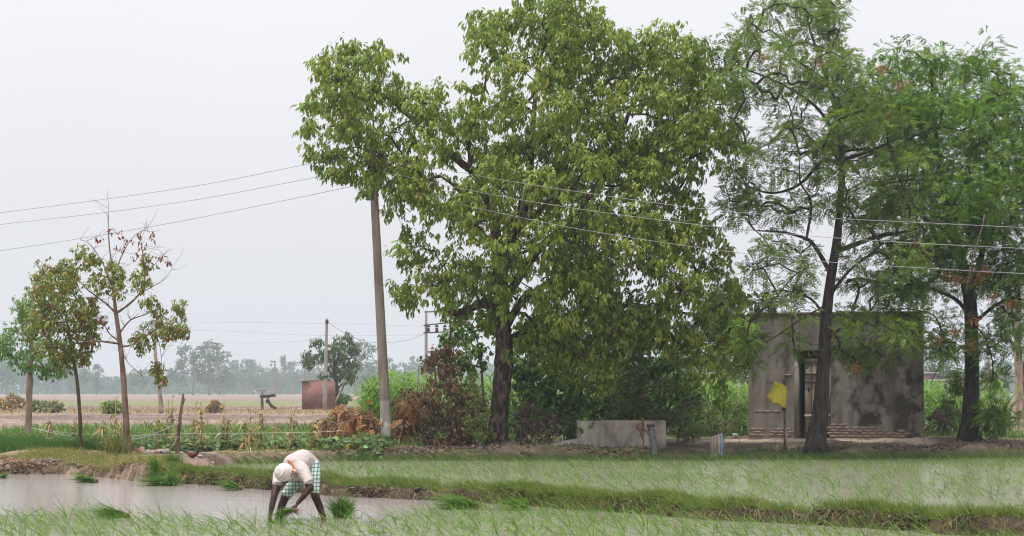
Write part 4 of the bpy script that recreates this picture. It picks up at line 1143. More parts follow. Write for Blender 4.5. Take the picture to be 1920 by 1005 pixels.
field_bush(104, 765, 40, 20, 122, (0.13, 0.125, 0.07), 'olive bush left of the slim curved trunk in the far field')
field_bush(403, 773, 22, 18, 115, (0.17, 0.12, 0.07), 'small dry brown bush in the ploughed field left of the bent pipe')
field_bush(645, 760, 30, 26, 150, (0.06, 0.10, 0.035), 'dark bush at the right side of the brick hut')

# ---- small neem by the brick hut
Yh = 152.0
b = W(633, 762, Yh); b[2] = 0.25
th_ = thing('neem_tree', b, 'small open crowned tree standing behind the far brick hut', 'tree')
trn = limb(th_, 'trunk', [(634, 766), (632, 740), (630, 715), (627, 690), (625, 660)], [0.3, 0.22, 0.18, 0.14, 0.06], Yh, M['bark_dark'], 8)
stn = list(trn)
for pts, r in [([(630, 715), (615, 690), (600, 660), (597, 645)], [0.12, 0.09, 0.06, 0.03]), ([(630, 700), (648, 685), (662, 665)], [0.12, 0.09, 0.04]), ([(627, 690), (635, 665), (642, 645)], [0.1, 0.08, 0.03]), ([(631, 730), (650, 712), (660, 700)], [0.1, 0.07, 0.03])]:
    stn += list(limb(th_, 'limb', pts, r, Yh, M['bark_dark'], 6))
lob = puffs([(594, 642, 9, 6), (585, 672, 12, 10), (580, 678, 10, 8), (605, 665, 10, 8), (616, 665, 12, 8), (630, 650, 12, 8), (642, 640, 14, 8), (648, 632, 10, 6), (640, 668, 14, 10), (655, 660, 14, 10), (668, 655, 10, 8), (662, 680, 12, 10), (650, 690, 12, 8), (660, 706, 14, 8), (625, 685, 12, 10), (604, 708, 8, 5), (636, 700, 10, 8)], Yh, 1.2, 2)
mb = MB(); branch_tree(mb, stn, lob, 0.08)
spray_leaves(mb, lob, 0.75, 16, 5, 0.3, 0.13, lambda m, a, b: jit((0.07, 0.105, 0.035), m, 0.25), twig=False)
setp(mb.build('crown', [M['leaf_soft'], M['bark_dark']], th_), kind='stuff')

# ---- far tree line: each tree one can tell apart, then the mass of the wood behind
def far_mesh(kind, seed):
    r2 = np.random.default_rng(seed)
    mb = MB()
    if kind == 'tall':      # eucalyptus: long stem, stacked open tufts
        Z = r2.uniform(0.28, 1.0, 26); wd = 0.16 * np.sin(np.pi * np.clip((Z - 0.1) / 0.95, 0, 1)) ** 0.6
        C = np.stack([r2.normal(0, 1, 26) * wd, r2.normal(0, 1, 26) * wd, Z], 1); rr = r2.uniform(0.05, 0.085, 26); top = 0.95
    elif kind == 'narrow':
        Z = r2.uniform(0.12, 1.0, 22); wd = 0.07 * (1.1 - Z)
        C = np.stack([r2.normal(0, 1, 22) * wd, r2.normal(0, 1, 22) * wd, Z], 1); rr = r2.uniform(0.05, 0.08, 22); top = 0.95
    else:                   # broad, rounded
        d = unit(r2.normal(size=(34, 3))); q = r2.random((34, 1)) ** 0.5
        C = np.array([0, 0, 0.58]) + d * q * np.array([0.44, 0.44, 0.36]); rr = r2.uniform(0.09, 0.16, 34); top = 0.7
    nl = 42
    P = np.repeat(C, nl, 0); d = unit(r2.normal(size=(len(P), 3))); P = P + d * np.repeat(rr, nl)[:, None] * (r2.random((len(P), 1)) ** 0.5)
    P[:, 2] = np.maximum(P[:, 2], 0.02)
    base = {'tall': (0.085, 0.115, 0.06), 'narrow': (0.075, 0.11, 0.05), 'broad': (0.06, 0.10, 0.038)}[kind]
    leaves(mb, P, unit(d + r2.normal(size=P.shape) * 0.6 - [0, 0, .4]), unit(d + r2.normal(size=P.shape) * .5), r2.uniform(0.03, 0.06, len(P)), r2.uniform(0.018, 0.034, len(P)), np.clip(np.array(base) * np.exp(r2.normal(0, .3, (len(P), 1))), 0, 1))
    mb.tube([[0, 0, -0.02], [0.01, 0, 0.3], [-0.01, 0, top]], [0.022, 0.016, 0.005], 6, (0.3, 0.24, 0.2), 1)
    for k in range(7):
        mb.tube([[0, 0, 0.2 + 0.06 * k], C[k * 3] * 0.5 + np.array([0, 0, 0.15 + 0.03 * k]), C[k * 3]], [0.01, 0.007, 0.003], 4, (0.25, 0.2, 0.17), 1)
    o = mb.build(kind + '_far_tree', [M['leaf_soft'], M['bark_pale']])
    me = o.data; bpy.data.objects.remove(o)
    return me
FM = {k: [far_mesh(k, 10 * i + s) for s in range(3)] for i, k in enumerate(('tall', 'narrow', 'broad'))}
KW = {'tall': 0.42, 'narrow': 0.24, 'broad': 0.95}
FT = [  # px, top row, width px, kind, distance
    (12, 668, 84, 'broad', 420), (48, 690, 60, 'broad', 470), (72, 672, 34, 'tall', 480), (100, 688, 64, 'broad', 500), (143, 676, 72, 'broad', 430), (182, 684, 18, 'narrow', 480), (206, 712, 60, 'broad', 520),
    (250, 690, 66, 'broad', 430), (278, 698, 36, 'tall', 480), (312, 700, 40, 'broad', 470), (338, 676, 42, 'tall', 430), (362, 648, 50, 'tall', 380), (392, 640, 54, 'tall', 375), (412, 700, 80, 'broad', 420), (420, 678, 36, 'tall', 440), (446, 690, 22, 'tall', 560),
    (464, 676, 42, 'tall', 520), (474, 702, 70, 'broad', 470), (492, 690, 30, 'tall', 540), (512, 692, 34, 'tall', 540), (522, 704, 80, 'broad', 500), (531, 668, 16, 'narrow', 560), (548, 680, 36, 'tall', 520), (566, 696, 60, 'broad', 520), (580, 662, 36, 'tall', 480), (598, 692, 70, 'broad', 470),
    (668, 642, 60, 'tall', 330), (690, 690, 66, 'broad', 420), (706, 676, 36, 'tall', 480), (738, 672, 30, 'tall', 450), (790, 682, 44, 'tall', 430), (775, 700, 40, 'broad', 470),
    (1290, 610, 60, 'tall', 190), (1330, 690, 70, 'broad', 260), (1368, 480, 150, 'broad', 140), (1392, 640, 70, 'tall', 150), (1270, 670, 60, 'broad', 230), (1350, 560, 60, 'tall', 170),
    (1760, 664, 80, 'broad', 240), (1800, 690, 60, 'broad', 330), (1845, 684, 50, 'broad', 420), (1880, 680, 46, 'tall', 430), (1906, 690, 60, 'broad', 440), (1728, 680, 60, 'broad', 360)]
ORD = ['1st', '2nd', '3rd'] + [f'{i}th' for i in range(4, 40)]
lft = sorted([t for t in FT if t[0] < 800]); rgt = sorted([t for t in FT if t[0] >= 800])
for lst, where in ((lft, 'from the left in the far tree line'), (rgt, 'from the left among far trees right of the thicket')):
    for i, (px, top, wpx, kind, Y) in enumerate(lst):
        Y = Y * 2.0 if Y >= 300 else Y
        x = WX(px, Y); zb = float(H(x, Y)); hgt = CZ - (top - HOR) / F * Y - zb
        o = bpy.data.objects.new({'tall': 'eucalyptus_tree', 'narrow': 'poplar_tree', 'broad': 'round_tree'}[kind], FM[kind][i % 3])
        COL.objects.link(o)
        o.location = (x, Y, zb)
        sx = wpx / F * Y / KW[kind]
        o.scale = (sx, sx, hgt); o.rotation_euler = (0, 0, rng.uniform(0, 6.28))
        kn = {'tall': 'tall open', 'narrow': 'narrow pointed', 'broad': 'rounded'}[kind]
        setp(o, f'{kn} hazy tree, {ORD[i]} {where}', 'tree', 'far trees along the horizon')
mb = MB()
n = 22000
x = rng.uniform(-520, 520, n); y = rng.uniform(1120, 1330, n)
hh = 18 + 10 * fbm(x * 0.03, x * 0 + 3, 3)
P = np.stack([x, y, 0.3 + rng.random(n) ** 1.3 * hh], 1)
leaves(mb, P, rand_dirs(n), unit(rand_dirs(n) + [0, -.6, .3]), rng.uniform(2.4, 4.8, n), rng.uniform(1.9, 3.6, n), jit((0.06, 0.095, 0.04), n, 0.3))
setp(mb.build('far_woods', M['leaf_soft']), kind='stuff')
# ------------------------------------------------------------------ the shed
def stained(n, l, tc, src):
    """black mould on the weathered right half of the plaster, pale bald patches"""
    sx = n.new('ShaderNodeSeparateXYZ'); l.new(tc.outputs['Object'], sx.inputs[0])
    side = n.new('ShaderNodeMapRange'); side.inputs['From Min'].default_value = 1.9; side.inputs['From Max'].default_value = 3.2
    side.inputs['To Min'].default_value = -0.10; side.inputs['To Max'].default_value = 0.035
    l.new(sx.outputs['X'], side.inputs['Value'])
    mp = n.new('ShaderNodeMapping'); mp.inputs['Scale'].default_value = (1.9, 1.9, 1.3); l.new(tc.outputs['Object'], mp.inputs[0])
    z = n.new('ShaderNodeTexNoise'); z.inputs['Scale'].default_value = 1.0; z.inputs['Detail'].default_value = 9; z.inputs['Roughness'].default_value = 0.68
    l.new(mp.outputs[0], z.inputs['Vector'])
    ad = n.new('ShaderNodeMath'); ad.operation = 'ADD'; l.new(z.outputs[0], ad.inputs[0]); l.new(side.outputs[0], ad.inputs[1])
    r = n.new('ShaderNodeMapRange'); r.inputs['From Min'].default_value = 0.48; r.inputs['From Max'].default_value = 0.585; l.new(ad.outputs[0], r.inputs['Value'])
    mx = n.new('ShaderNodeMix'); mx.data_type = 'RGBA'; mx.inputs['B'].default_value = (0.04, 0.033, 0.028, 1)
    sc = n.new('ShaderNodeMath'); sc.operation = 'MULTIPLY'; sc.inputs[1].default_value = 0.88; l.new(r.outputs[0], sc.inputs[0])
    l.new(sc.outputs[0], mx.inputs['Factor']); l.new(src, mx.inputs['A'])
    mp2 = n.new('ShaderNodeMapping'); mp2.inputs['Scale'].default_value = (3.2, 3.2, 0.35); mp2.inputs['Location'].default_value = (5, 2, 1); l.new(tc.outputs['Object'], mp2.inputs[0])
    z2 = n.new('ShaderNodeTexNoise'); z2.inputs['Scale'].default_value = 1.0; z2.inputs['Detail'].default_value = 6; l.new(mp2.outputs[0], z2.inputs['Vector'])
    r2 = n.new('ShaderNodeMapRange'); r2.inputs['From Min'].default_value = 0.48; r2.inputs['From Max'].default_value = 0.66; r2.inputs['To Max'].default_value = 0.7; l.new(z2.outputs[0], r2.inputs['Value'])
    mx2 = n.new('ShaderNodeMix'); mx2.data_type = 'RGBA'; mx2.inputs['B'].default_value = (0.105, 0.086, 0.074, 1)
    l.new(r2.outputs[0], mx2.inputs['Factor']); l.new(mx.outputs['Result'], mx2.inputs['A'])
    return mx2.outputs['Result']
M['plaster'] = rough_mat('weathered_cement_plaster', [(0.165, 0.145, 0.126), (0.24, 0.214, 0.188), (0.315, 0.284, 0.253)], (1.6, 1.6, 1.1), 0.93, 0.35, (14, 14, 14), bdist=0.012, spec=0.15, ramp=(0.3, 0.7), extra=stained)
M['brick'] = rough_mat('old_red_brick', [(0.17, 0.118, 0.096), (0.245, 0.172, 0.14), (0.31, 0.255, 0.22)], (7, 7, 7), 0.95, 0.5, (30, 30, 30), bdist=0.008, ramp=(0.32, 0.68))
M['mortar'] = rough_mat('dirty_mortar', [(0.17, 0.138, 0.118), (0.24, 0.2, 0.172)], (8, 8, 8), 0.95, 0.4)
M['wood'] = rough_mat('grey_old_wood', [(0.2, 0.165, 0.135), (0.36, 0.30, 0.25), (0.44, 0.38, 0.32)], (14, 14, 1.5), 0.85, 0.4, (50, 50, 5), bdist=0.006, ramp=(0.3, 0.7))
M['iron'] = rough_mat('rusty_black_iron', [(0.03, 0.024, 0.022), (0.075, 0.045, 0.035)], (20, 20, 20), 0.7, 0.3)
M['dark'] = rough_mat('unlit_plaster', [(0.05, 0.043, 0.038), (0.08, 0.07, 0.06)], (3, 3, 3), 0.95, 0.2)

S_ANG = -R(10.5)
P0 = np.array([WX(1403, 50.45), 50.45])
du = np.array([math.cos(S_ANG), math.sin(S_ANG)]); dv = np.array([-du[1], du[0]])
def su(px):            # distance along the front wall seen at column px
    k = (px - 960) / F
    return (k * P0[1] - P0[0]) / (du[0] - k * du[1])
def sz(px, py):
    Y = P0[1] + su(px) * du[1]
    return CZ - (py - HOR) / F * Y
ZB = 0.1
shed = thing('pump_shed', (P0[0], P0[1], 0), 'windowless grey cement shed with mouldy plaster and a plank door behind the trees', 'shed', rz=S_ANG)
uR = su(1732); zT = sz(1500, 590); D_ = 4.2; th = 0.24
u1, u2 = su(1489), su(1558); zd = sz(1490, 657); z0 = sz(1490, 806)
mb = MB()
def jag(mb, u_a, u_b, z_a, z_b, v_a=0.0, v_b=th, nu=None):
    """wall panel with a slightly wavy face"""
    nu = nu or max(2, int((u_b - u_a) / 0.25) + 1); nz = max(2, int((z_b - z_a) / 0.25) + 1)
    U, Z = np.meshgrid(np.linspace(u_a, u_b, nu), np.linspace(z_a, z_b, nz))
    V = v_a + 0.006 * fbm(U * 1.3, Z * 1.3, 3)
    i, j = np.meshgrid(np.arange(nz - 1), np.arange(nu - 1), indexing='ij')
    mb.add(np.stack([U, V, Z], -1).reshape(-1, 3), [np.stack([i * nu + j, i * nu + j + 1, (i + 1) * nu + j + 1, (i + 1) * nu + j], -1).reshape(-1, 4)])
    mb.box((u_a, v_a + 0.03, z_a), (u_b, v_b, z_b))
jag(mb, 0, u1, ZB, zd); jag(mb, u1, u2, zd, zT); jag(mb, 0, u1, zd, zT); jag(mb, u2, uR, ZB, zT)
mb.build('front_wall', M['plaster'], shed, local=True)
# splayed left reveal of the doorway
ui = u1 + 0.27
mb = MB()
v = np.array([[u1, 0.0, ZB], [u1, 0.42, ZB], [ui, 0.42, ZB], [u1, 0, zd], [u1, 0.42, zd], [ui, 0.42, zd]])
v[[0, 3], 0] += 0.002
mb.add(v, [[[0, 2, 1], [3, 4, 5]], [[0, 3, 5, 2], [1, 2, 5, 4], [0, 1, 4, 3]]])
mb.build('door_reveal', M['plaster'], shed, local=True)
mb = MB()
mb.box((0, th + 0.003, ZB), (0.24, D_, zT)); mb.box((uR - 0.24, th + 0.003, ZB), (uR, D_, zT)); mb.box((0.243, D_ - 0.24, ZB), (uR - 0.243, D_, zT))
mb.build('side_wall', M['plaster'], shed, local=True)
mb = MB(); mb.box((-0.03, -0.035, zT + 0.003), (uR + 0.03, D_ + 0.05, zT + 0.075)); mb.build('roof', M['plaster'], shed, local=True)
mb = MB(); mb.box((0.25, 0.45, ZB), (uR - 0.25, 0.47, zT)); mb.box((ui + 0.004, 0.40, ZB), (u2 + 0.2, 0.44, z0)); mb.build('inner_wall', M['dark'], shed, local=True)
# door of upright planks with ledges, hinges, latch
door = bpy.data.objects.new('door', None); COL.objects.link(door); door.parent = shed; WL['door'] = np.zeros(3)
ud0, ud1 = su(1509), u2 + 0.03
zdt = sz(1520, 672); zdb = sz(1520, 811)
npl = 4; w_ = (ud1 - ud0) / npl
for k in range(npl):
    mb = MB(); e = rng.uniform(0, 0.03)
    mb.box((ud0 + k * w_ + 0.006, 0.13 + rng.uniform(0, 0.012), zdb + e), (ud0 + (k + 1) * w_ - 0.006, 0.17, zdt - rng.uniform(0, 0.02)))
    mb.build('plank', M['wood'], door, local=True)
for (za, zb_) in ((zdt - 0.10, zdt - 0.0), (zdb + 0.44, zdb + 0.53)):
    mb = MB(); mb.box((ud0 - 0.01, 0.095, za), (ud1, 0.124, zb_)); mb.build('ledge', M['wood'], door, local=True)
for py, wd in ((702, 0.42), (717, 0.32)):
    mb = MB(); zc = sz(1520, py); mb.box((ud0 - 0.01, 0.085, zc - 0.03), (ud0 + wd, 0.122, zc + 0.03)); mb.build('hinge_strap', M['iron'], door, local=True)
mb = MB(); zc = sz(1516, 729); mb.box((ud0 + 0.09, 0.08, zc - 0.06), (ud0 + 0.14, 0.124, zc + 0.06)); mb.tube([[ud0 + 0.02, 0.09, zc], [ud0 + 0.11, 0.075, zc], [ud0 + 0.12, 0.075, zc - 0.09]], 0.012, 6); mb.build('latch', M['iron'], door, local=True)
# brickwork laid bare at the foot of the wall and in bald patches: brick by brick
bms = []
for s in range(6):
    b = MB(); rr = np.random.default_rng(s)
    v = np.array([[x, y, z] for z in (0, 1) for y in (0, 1) for x in (0, 1)], float) - 0.5
    v = v * [0.232, 0.09, 0.074] + rr.normal(0, 0.0035, (8, 3))
    b.add(v, [[[0, 2, 3, 1], [4, 5, 7, 6], [0, 1, 5, 4], [2, 6, 7, 3], [0, 4, 6, 2], [1, 3, 7, 5]]])
    o = b.build('brick', M['brick']); bms.append(o.data); bpy.data.objects.remove(o)
nb = 0
mort = MB()
def course_patch(ua, ub, z_lo, rows, dens):
    global nb
    for r_ in range(rows):
        z = z_lo + r_ * 0.083 + 0.04
        u = ua + (0.12 if r_ % 2 else 0.0)
        while u < ub - 0.1:
            if rng.random() < dens(u + 0.12, r_) and nb < 290:
                o = bpy.data.objects.new('brick', bms[rng.integers(6)]); COL.objects.link(o); o.parent = shed
                o.location = (u + 0.12, 0.034 + rng.normal(0, 0.003), z); o.rotation_euler = (0, rng.normal(0, 0.012), rng.normal(0, 0.02)); nb += 1
            u += 0.243
uC = su(1560)
course_patch(0.02, u1 - 0.03, sz(1440, 818), 3, lambda u, r: (1.0, 0.95, 0.55)[r])
course_patch(uC - 0.2, su(1700), sz(1600, 826), 8, lambda u, r: float(r < 6.2 - 2.3 * max(0, u - uC - 0.3) ** 0.7 + 1.2 * float(fbm(u * 1.7, 0, 2))))
course_patch(su(1416), su(1456), sz(1440, 774), 1, lambda u, r: 0.9)
course_patch(su(1470), su(1488), sz(1480, 706), 1, lambda u, r: 0.9)
print('bricks', nb)
mb = MB(); jag(mb, 0.0, u1 - 0.02, ZB, sz(1440, 818) + 0.2, -0.004, 0.02); mb.build('mortar_bed', M['mortar'], shed, local=True); mb = MB(); jag(mb, u2 + 0.01, su(1690), ZB, sz(1600, 826) + 0.16, -0.004, 0.02); mb.build('mortar_bed', M['mortar'], shed, local=True)

# ------------------------------------------------------------------ concrete water tank
M['concrete'] = rough_mat('stained_concrete', [(0.22, 0.18, 0.152), (0.42, 0.36, 0.31), (0.56, 0.50, 0.44)], (2.6, 2.6, 1.3), 0.9, 0.35, (18, 18, 18), bdist=0.01, spec=0.2, ramp=(0.36, 0.66), detail=9)
YT = 46.2
zt, zb_ = W(1100, 789, YT)[2], 0.05
xa, xb = WX(1083, YT), WX(1249, YT)
tank = thing('water_tank', ((xa + xb) / 2, YT, 0.2), 'open rectangular concrete water tank on the mud bank behind the grey pipe', 'water tank')
dp, tw = 1.5, 0.11
for nm, lo, hi in (('front_panel', (xa, YT, zb_), (xb, YT + tw, zt)), ('back_panel', (xa, YT + dp - tw, zb_), (xb, YT + dp, zt)), ('end_panel', (xa, YT + tw, zb_), (xa + tw, YT + dp - tw, zt + 0.002)), ('end_panel', (xb - tw, YT + tw, zb_), (xb, YT + dp - tw, zt + 0.002)), ('tank_floor', (xa + tw, YT + tw, zb_), (xb - tw, YT + dp - tw, 0.35))):
    mb = MB(); mb.box(lo, hi); o = mb.build(nm, M['concrete'], tank)
    bv = o.modifiers.new('bevel', 'BEVEL'); bv.width = 0.018; bv.segments = 2
mb = MB(); mb.box((xb - 0.30, YT - 0.03, zb_), (xb - 0.005, YT - 0.002, zt - 0.004)); mb.build('corner_pier', M['concrete'], tank)
mb = MB()
a, b = WX(1030, YT), WX(1083, YT) - 0.004
v = []
for y in (YT - 0.42, YT + 0.5):
    v += [[a, y, 0.1], [b, y, 0.1], [b, y, W(1080, 822, YT)[2]], [a, y, W(1035, 832, YT)[2]]]
mb.add(v, [[[0, 1, 2, 3], [5, 4, 7, 6], [3, 2, 6, 7], [4, 0, 3, 7], [1, 5, 6, 2]]]); mb.build('outlet_slab', M['concrete'], tank)

M['grey_pipe'] = rough_mat('grey_pvc_pipe', [(0.05, 0.053, 0.056), (0.115, 0.12, 0.122)], (6, 6, 6), 0.5, 0.1)
YP = 43.4
pa, pb = W(1231, 872, YP), W(1220, 798, YP + 0.1)
t = thing('standpipe', pa, 'leaning grey standpipe with open collar in front of the concrete tank', 'pipe')
mb = MB(); mb.tube([pa - [0, 0, 0.2], pa, pa * 0.5 + pb * 0.5, pb], [0.098, 0.098, 0.09, 0.088], 16, cap=False); mb.tube([pa * 0.5 + pb * 0.5, pb], 0.075, 12); mb.build('pipe_body', M['grey_pipe'], t, smooth=True)
mb = MB(); mb.tube([pb - [0, 0, 0.03], pb + (pb - pa) * 0.04], 0.103, 16, cap=True); mb.tube([pb - [0, 0, .1], pb - [0, 0, .06]], 0.096, 16); mb.build('collar', M['iron'], t, smooth=True)
M['rust'] = rough_mat('orange_rust', [(0.13, 0.055, 0.03), (0.30, 0.13, 0.07)], (12, 12, 12), 0.85, 0.4)
YI = 45.8
t = thing('bent_iron_rods', W(1205, 838, YI), 'rusty twisted iron rods hanging over the front of the concrete tank', 'scrap iron')
for pts in ([(1206, 784), (1205, 800), (1202, 815), (1207, 826), (1204, 840)], [(1205, 786), (1207, 805), (1205, 825)], [(1195, 795), (1199, 806), (1205, 808)], [(1196, 806), (1194, 798), (1203, 793)], [(1205, 803), (1213, 809), (1217, 818)]):
    limb(t, 'rod', pts, [0.028, 0.024, 0.018], YI, M['rust'], 6)

# woven sack standing on the bank
def sack_extra(n, l, tc, src):
    sx = n.new('ShaderNodeSeparateXYZ'); l.new(tc.outputs['Object'], sx.inputs[0])
    r = n.new('ShaderNodeMapRange'); r.inputs['From Min'].default_value = -0.19; r.inputs['From Max'].default_value = 0.19; l.new(sx.outputs['X'], r.inputs['Value'])
    c = n.new('ShaderNodeValToRGB'); c.color_ramp.interpolation = 'CONSTANT'
    e = c.color_ramp.elements; e[0].position = 0; e[0].color = (.42, .46, .5, 1); e[1].position = 0.14; e[1].color = (.5, .5, .52, 1)
    for p, q in ((0.20, (.36, .06, .06)), (0.235, (.46, .36, .18)), (0.47, (.36, .06, .06)), (0.51, (.55, .55, .56)), (0.62, (.22, .34, .46)), (0.72, (.5, .51, .54)), (0.82, (.27, .36, .44)), (0.93, (.55, .55, .57))):
        k = e.new(p); k.color = (*q, 1)
    l.new(r.outputs[0], c.inputs[0])
    mu = n.new('ShaderNodeMix'); mu.data_type = 'RGBA'; mu.blend_type = 'MULTIPLY'; mu.inputs['Factor'].default_value = 1
    l.new(c.outputs[0], mu.inputs['A']); l.new(src, mu.inputs['B']); return mu.outputs['Result']
M['sack'] = rough_mat('printed_woven_sack', [(0.35, 0.35, 0.35), (0.65, 0.65, 0.65)], (9, 9, 16), 0.75, 0.5, (14, 14, 14), bdist=0.02, extra=sack_extra)
YS = 44.2
sb = W(1345, 862, YS)
t = thing('sack', sb, 'striped printed woven sack standing upright on the bank left of the yellow cloth', 'sack')
mb = MB(); k = 24
prof = [(0, .17, .05), (.03, .19, .13), (.12, .175, .12), (.2, .155, .1), (.28, .18, .13), (.4, .185, .14), (.52, .18, .12), (.6, .16, .07), (.66, .12, .02)]
ph = np.arange(k) / k * 2 * math.pi
v = np.array([[a * math.copysign(abs(math.cos(p)) ** .7, math.cos(p)) * (1 + rng.normal(0, .03)), b * math.copysign(abs(math.sin(p)) ** .7, math.sin(p)) * (1 + rng.normal(0, .05)), z + (0.05 * math.cos(p) * (z > .6))] for z, a, b in prof for p in ph]) + sb
nz = len(prof)
mb.add(v, [[[i * k + j, i * k + (j + 1) % k, (i + 1) * k + (j + 1) % k, (i + 1) * k + j] for i in range(nz - 1) for j in range(k)]])
mb.build('sack_body', M['sack'], t, smooth=True)
mb = MB(); c = sb + [-0.11, -0.16, 0.06]; mb.ball(c, (0.12, 0.07, 0.07), 10, 7, rough=0.12)
M['yellow_plastic'] = rough_mat('faded_yellow_plastic', [(0.33, 0.25, 0.12), (0.45, 0.36, 0.2)], (9, 9, 9), 0.7, 0.4)
mb.build('folded_base', M['yellow_plastic'], t, smooth=True)

# post with the yellow cloth
YK = 45.6
t = thing('marker_post', W(1472, 838, YK), 'short grey brown post holding up the yellow cloth before the shed', 'post')
mb = MB(); mb.tube([W(1472, 842, YK), W(1472, 808, YK), W(1471, 760, YK), W(1470, 712, YK)], [0.04, 0.036, 0.032, 0.03], 8, rough=0.06); mb.build('post_shaft', M['twig'], t, smooth=True)
mb = MB(); mb.tube([W(1475, 840, YK - .06), W(1474, 806, YK - .05)], [0.03, 0.026], 7); mb.build('support_peg', M['wood'], t, smooth=True)
mb = MB(); a = W(1470, 768, YK); [mb.tube([a + [0, 0, .04 * k - .04], a + [.0, 0, .04 * k]], [0.06, 0.055], 8, rough=.1) for k in range(2)]; mb.build('knot', M['bark'], t)
M['cloth'] = rough_mat('yellow_cloth', [(0.58, 0.50, 0.055), (0.68, 0.60, 0.09)], (3, 3, 3), 0.7, 0.25, (9, 9, 9), bdist=0.02)
nu, nv = 22, 20
U, V = np.meshgrid(np.linspace(0, 1, nu), np.linspace(0, 1, nv))
left = np.interp(V, [0, .3, .8, .84, 1], [1453, 1449, 1437, 1443, 1445]); right = np.interp(V, [0, .1, .3, 1], [1466, 1474, 1475, 1473])
top = 714 + 6 * U; bot = 752 + 12 * U
px = left * (1 - U) + right * U; py = top * (1 - V) + bot * V + 2 * np.sin(U * 9) * V
yy = YK - 0.07 - 0.10 * np.sin(U * 3.1) * (0.35 + V) + 0.035 * np.sin(U * 11 + V * 3) * V + 0.02 * fbm(U * 5, V * 5, 3)
v = np.stack([(px - 960) / F * yy, yy, CZ - (py - HOR) / F * yy], -1).reshape(-1, 3)
i, j = np.meshgrid(np.arange(nv - 1), np.arange(nu - 1), indexing='ij')
mb = MB(); mb.add(v, [np.stack([i * nu + j, i * nu + j + 1, (i + 1) * nu + j + 1, (i + 1) * nu + j], -1).reshape(-1, 4)])
o = mb.build('cloth', M['cloth'], None, smooth=False, loc=W(1458, 740, YK))
setp(o, 'crumpled bright yellow cloth draped over the short post before the shed', 'cloth')
so = o.modifiers.new('thick', 'SOLIDIFY'); so.thickness = 0.008

# ------------------------------------------------------------------ leaning concrete pole and its wires
def paint(n, l, tc, src):
    sx = n.new('ShaderNodeSeparateXYZ'); l.new(tc.outputs['Object'], sx.inputs[0])
    r = n.new('ShaderNodeMapRange'); r.inputs['From Min'].default_value = 1.5; r.inputs['From Max'].default_value = 0.8; r.inputs['To Min'].default_value = -0.35; r.inputs['To Max'].default_value = 0.08
    l.new(sx.outputs['Z'], r.inputs['Value'])
    mp = n.new('ShaderNodeMapping'); mp.inputs['Scale'].default_value = (9, 9, 2.5); l.new(tc.outputs['Object'], mp.inputs[0])
    z = n.new('ShaderNodeTexNoise'); z.inputs['Scale'].default_value = 1; z.inputs['Detail'].default_value = 6; l.new(mp.outputs[0], z.inputs['Vector'])
    ad = n.new('ShaderNodeMath'); ad.operation = 'ADD'; l.new(r.outputs[0], ad.inputs[0]); l.new(z.outputs[0], ad.inputs[1])
    st = n.new('ShaderNodeMapRange'); st.inputs['From Min'].default_value = 0.48; st.inputs['From Max'].default_value = 0.56; l.new(ad.outputs[0], st.inputs['Value'])
    top = n.new('ShaderNodeMapRange'); top.inputs['From Min'].default_value = 1.53; top.inputs['From Max'].default_value = 1.49; top.inputs['To Max'].default_value = 0.28; l.new(sx.outputs['Z'], top.inputs['Value'])
    mx = n.new('ShaderNodeMath'); mx.operation = 'MAXIMUM'; l.new(st.outputs[0], mx.inputs[0]); l.new(top.outputs[0], mx.inputs[1])
    m2 = n.new('ShaderNodeMix'); m2.data_type = 'RGBA'; m2.inputs['B'].default_value = (0.55, 0.54, 0.52, 1); l.new(mx.outputs[0], m2.inputs['Factor']); l.new(src, m2.inputs['A'])
    return m2.outputs['Result']
M['pole'] = rough_mat('brownish_concrete_pole', [(0.15, 0.12, 0.095), (0.22, 0.18, 0.148), (0.28, 0.235, 0.195)], (5, 5, 1.0), 0.9, 0.3, (25, 25, 8), bdist=0.01, extra=paint)
M['wire'] = rough_mat('grey_aluminium_wire', [(0.24, 0.24, 0.25), (0.32, 0.32, 0.33)], (5, 5, 5), 0.45, 0, metal=0.3)
M['porcelain'] = rough_mat('dark_brown_porcelain', [(0.02, 0.016, 0.016), (0.035, 0.028, 0.026)], (5, 5, 5), 0.3, 0)
def rect_pole(t, name, A, B, wa, wb, da, db, mat):
    mb = MB(); vs = []
    n = 9
    for k in range(n):
        q = k / (n - 1); c = A * (1 - q) + B * q; w, d = (wa * (1 - q) + wb * q) / 2, (da * (1 - q) + db * q) / 2; e = 0.25
        for sx, sy in ((-1, -1 + e), (-1 + e, -1), (1 - e, -1), (1, -1 + e), (1, 1 - e), (1 - e, 1), (-1 + e, 1), (-1, 1 - e)):
            vs.append(c + [sx * w, sy * d, 0])
    f = [[k * 8 + j, k * 8 + (j + 1) % 8, (k + 1) * 8 + (j + 1) % 8, (k + 1) * 8 + j] for k in range(n - 1) for j in range(8)]
    vs += [A, B]; m = n * 8
    mb.add(vs, [f, [[m, (j + 1) % 8, j] for j in range(8)] + [[m + 1, m - 8 + j, m - 8 + (j + 1) % 8] for j in range(8)]])
    return mb.build(name, mat, t)
YU = 44.9
pA, pB = W(727, 862, YU), W(697, 272, YU)
pole = thing('utility_pole', (pA[0], YU, 0), 'tall leaning concrete electricity pole with white painted foot left of the great tree', 'utility pole')
rect_pole(pole, 'pole_shaft', pA, pB, 0.275, 0.18, 0.28, 0.2, M['pole'])
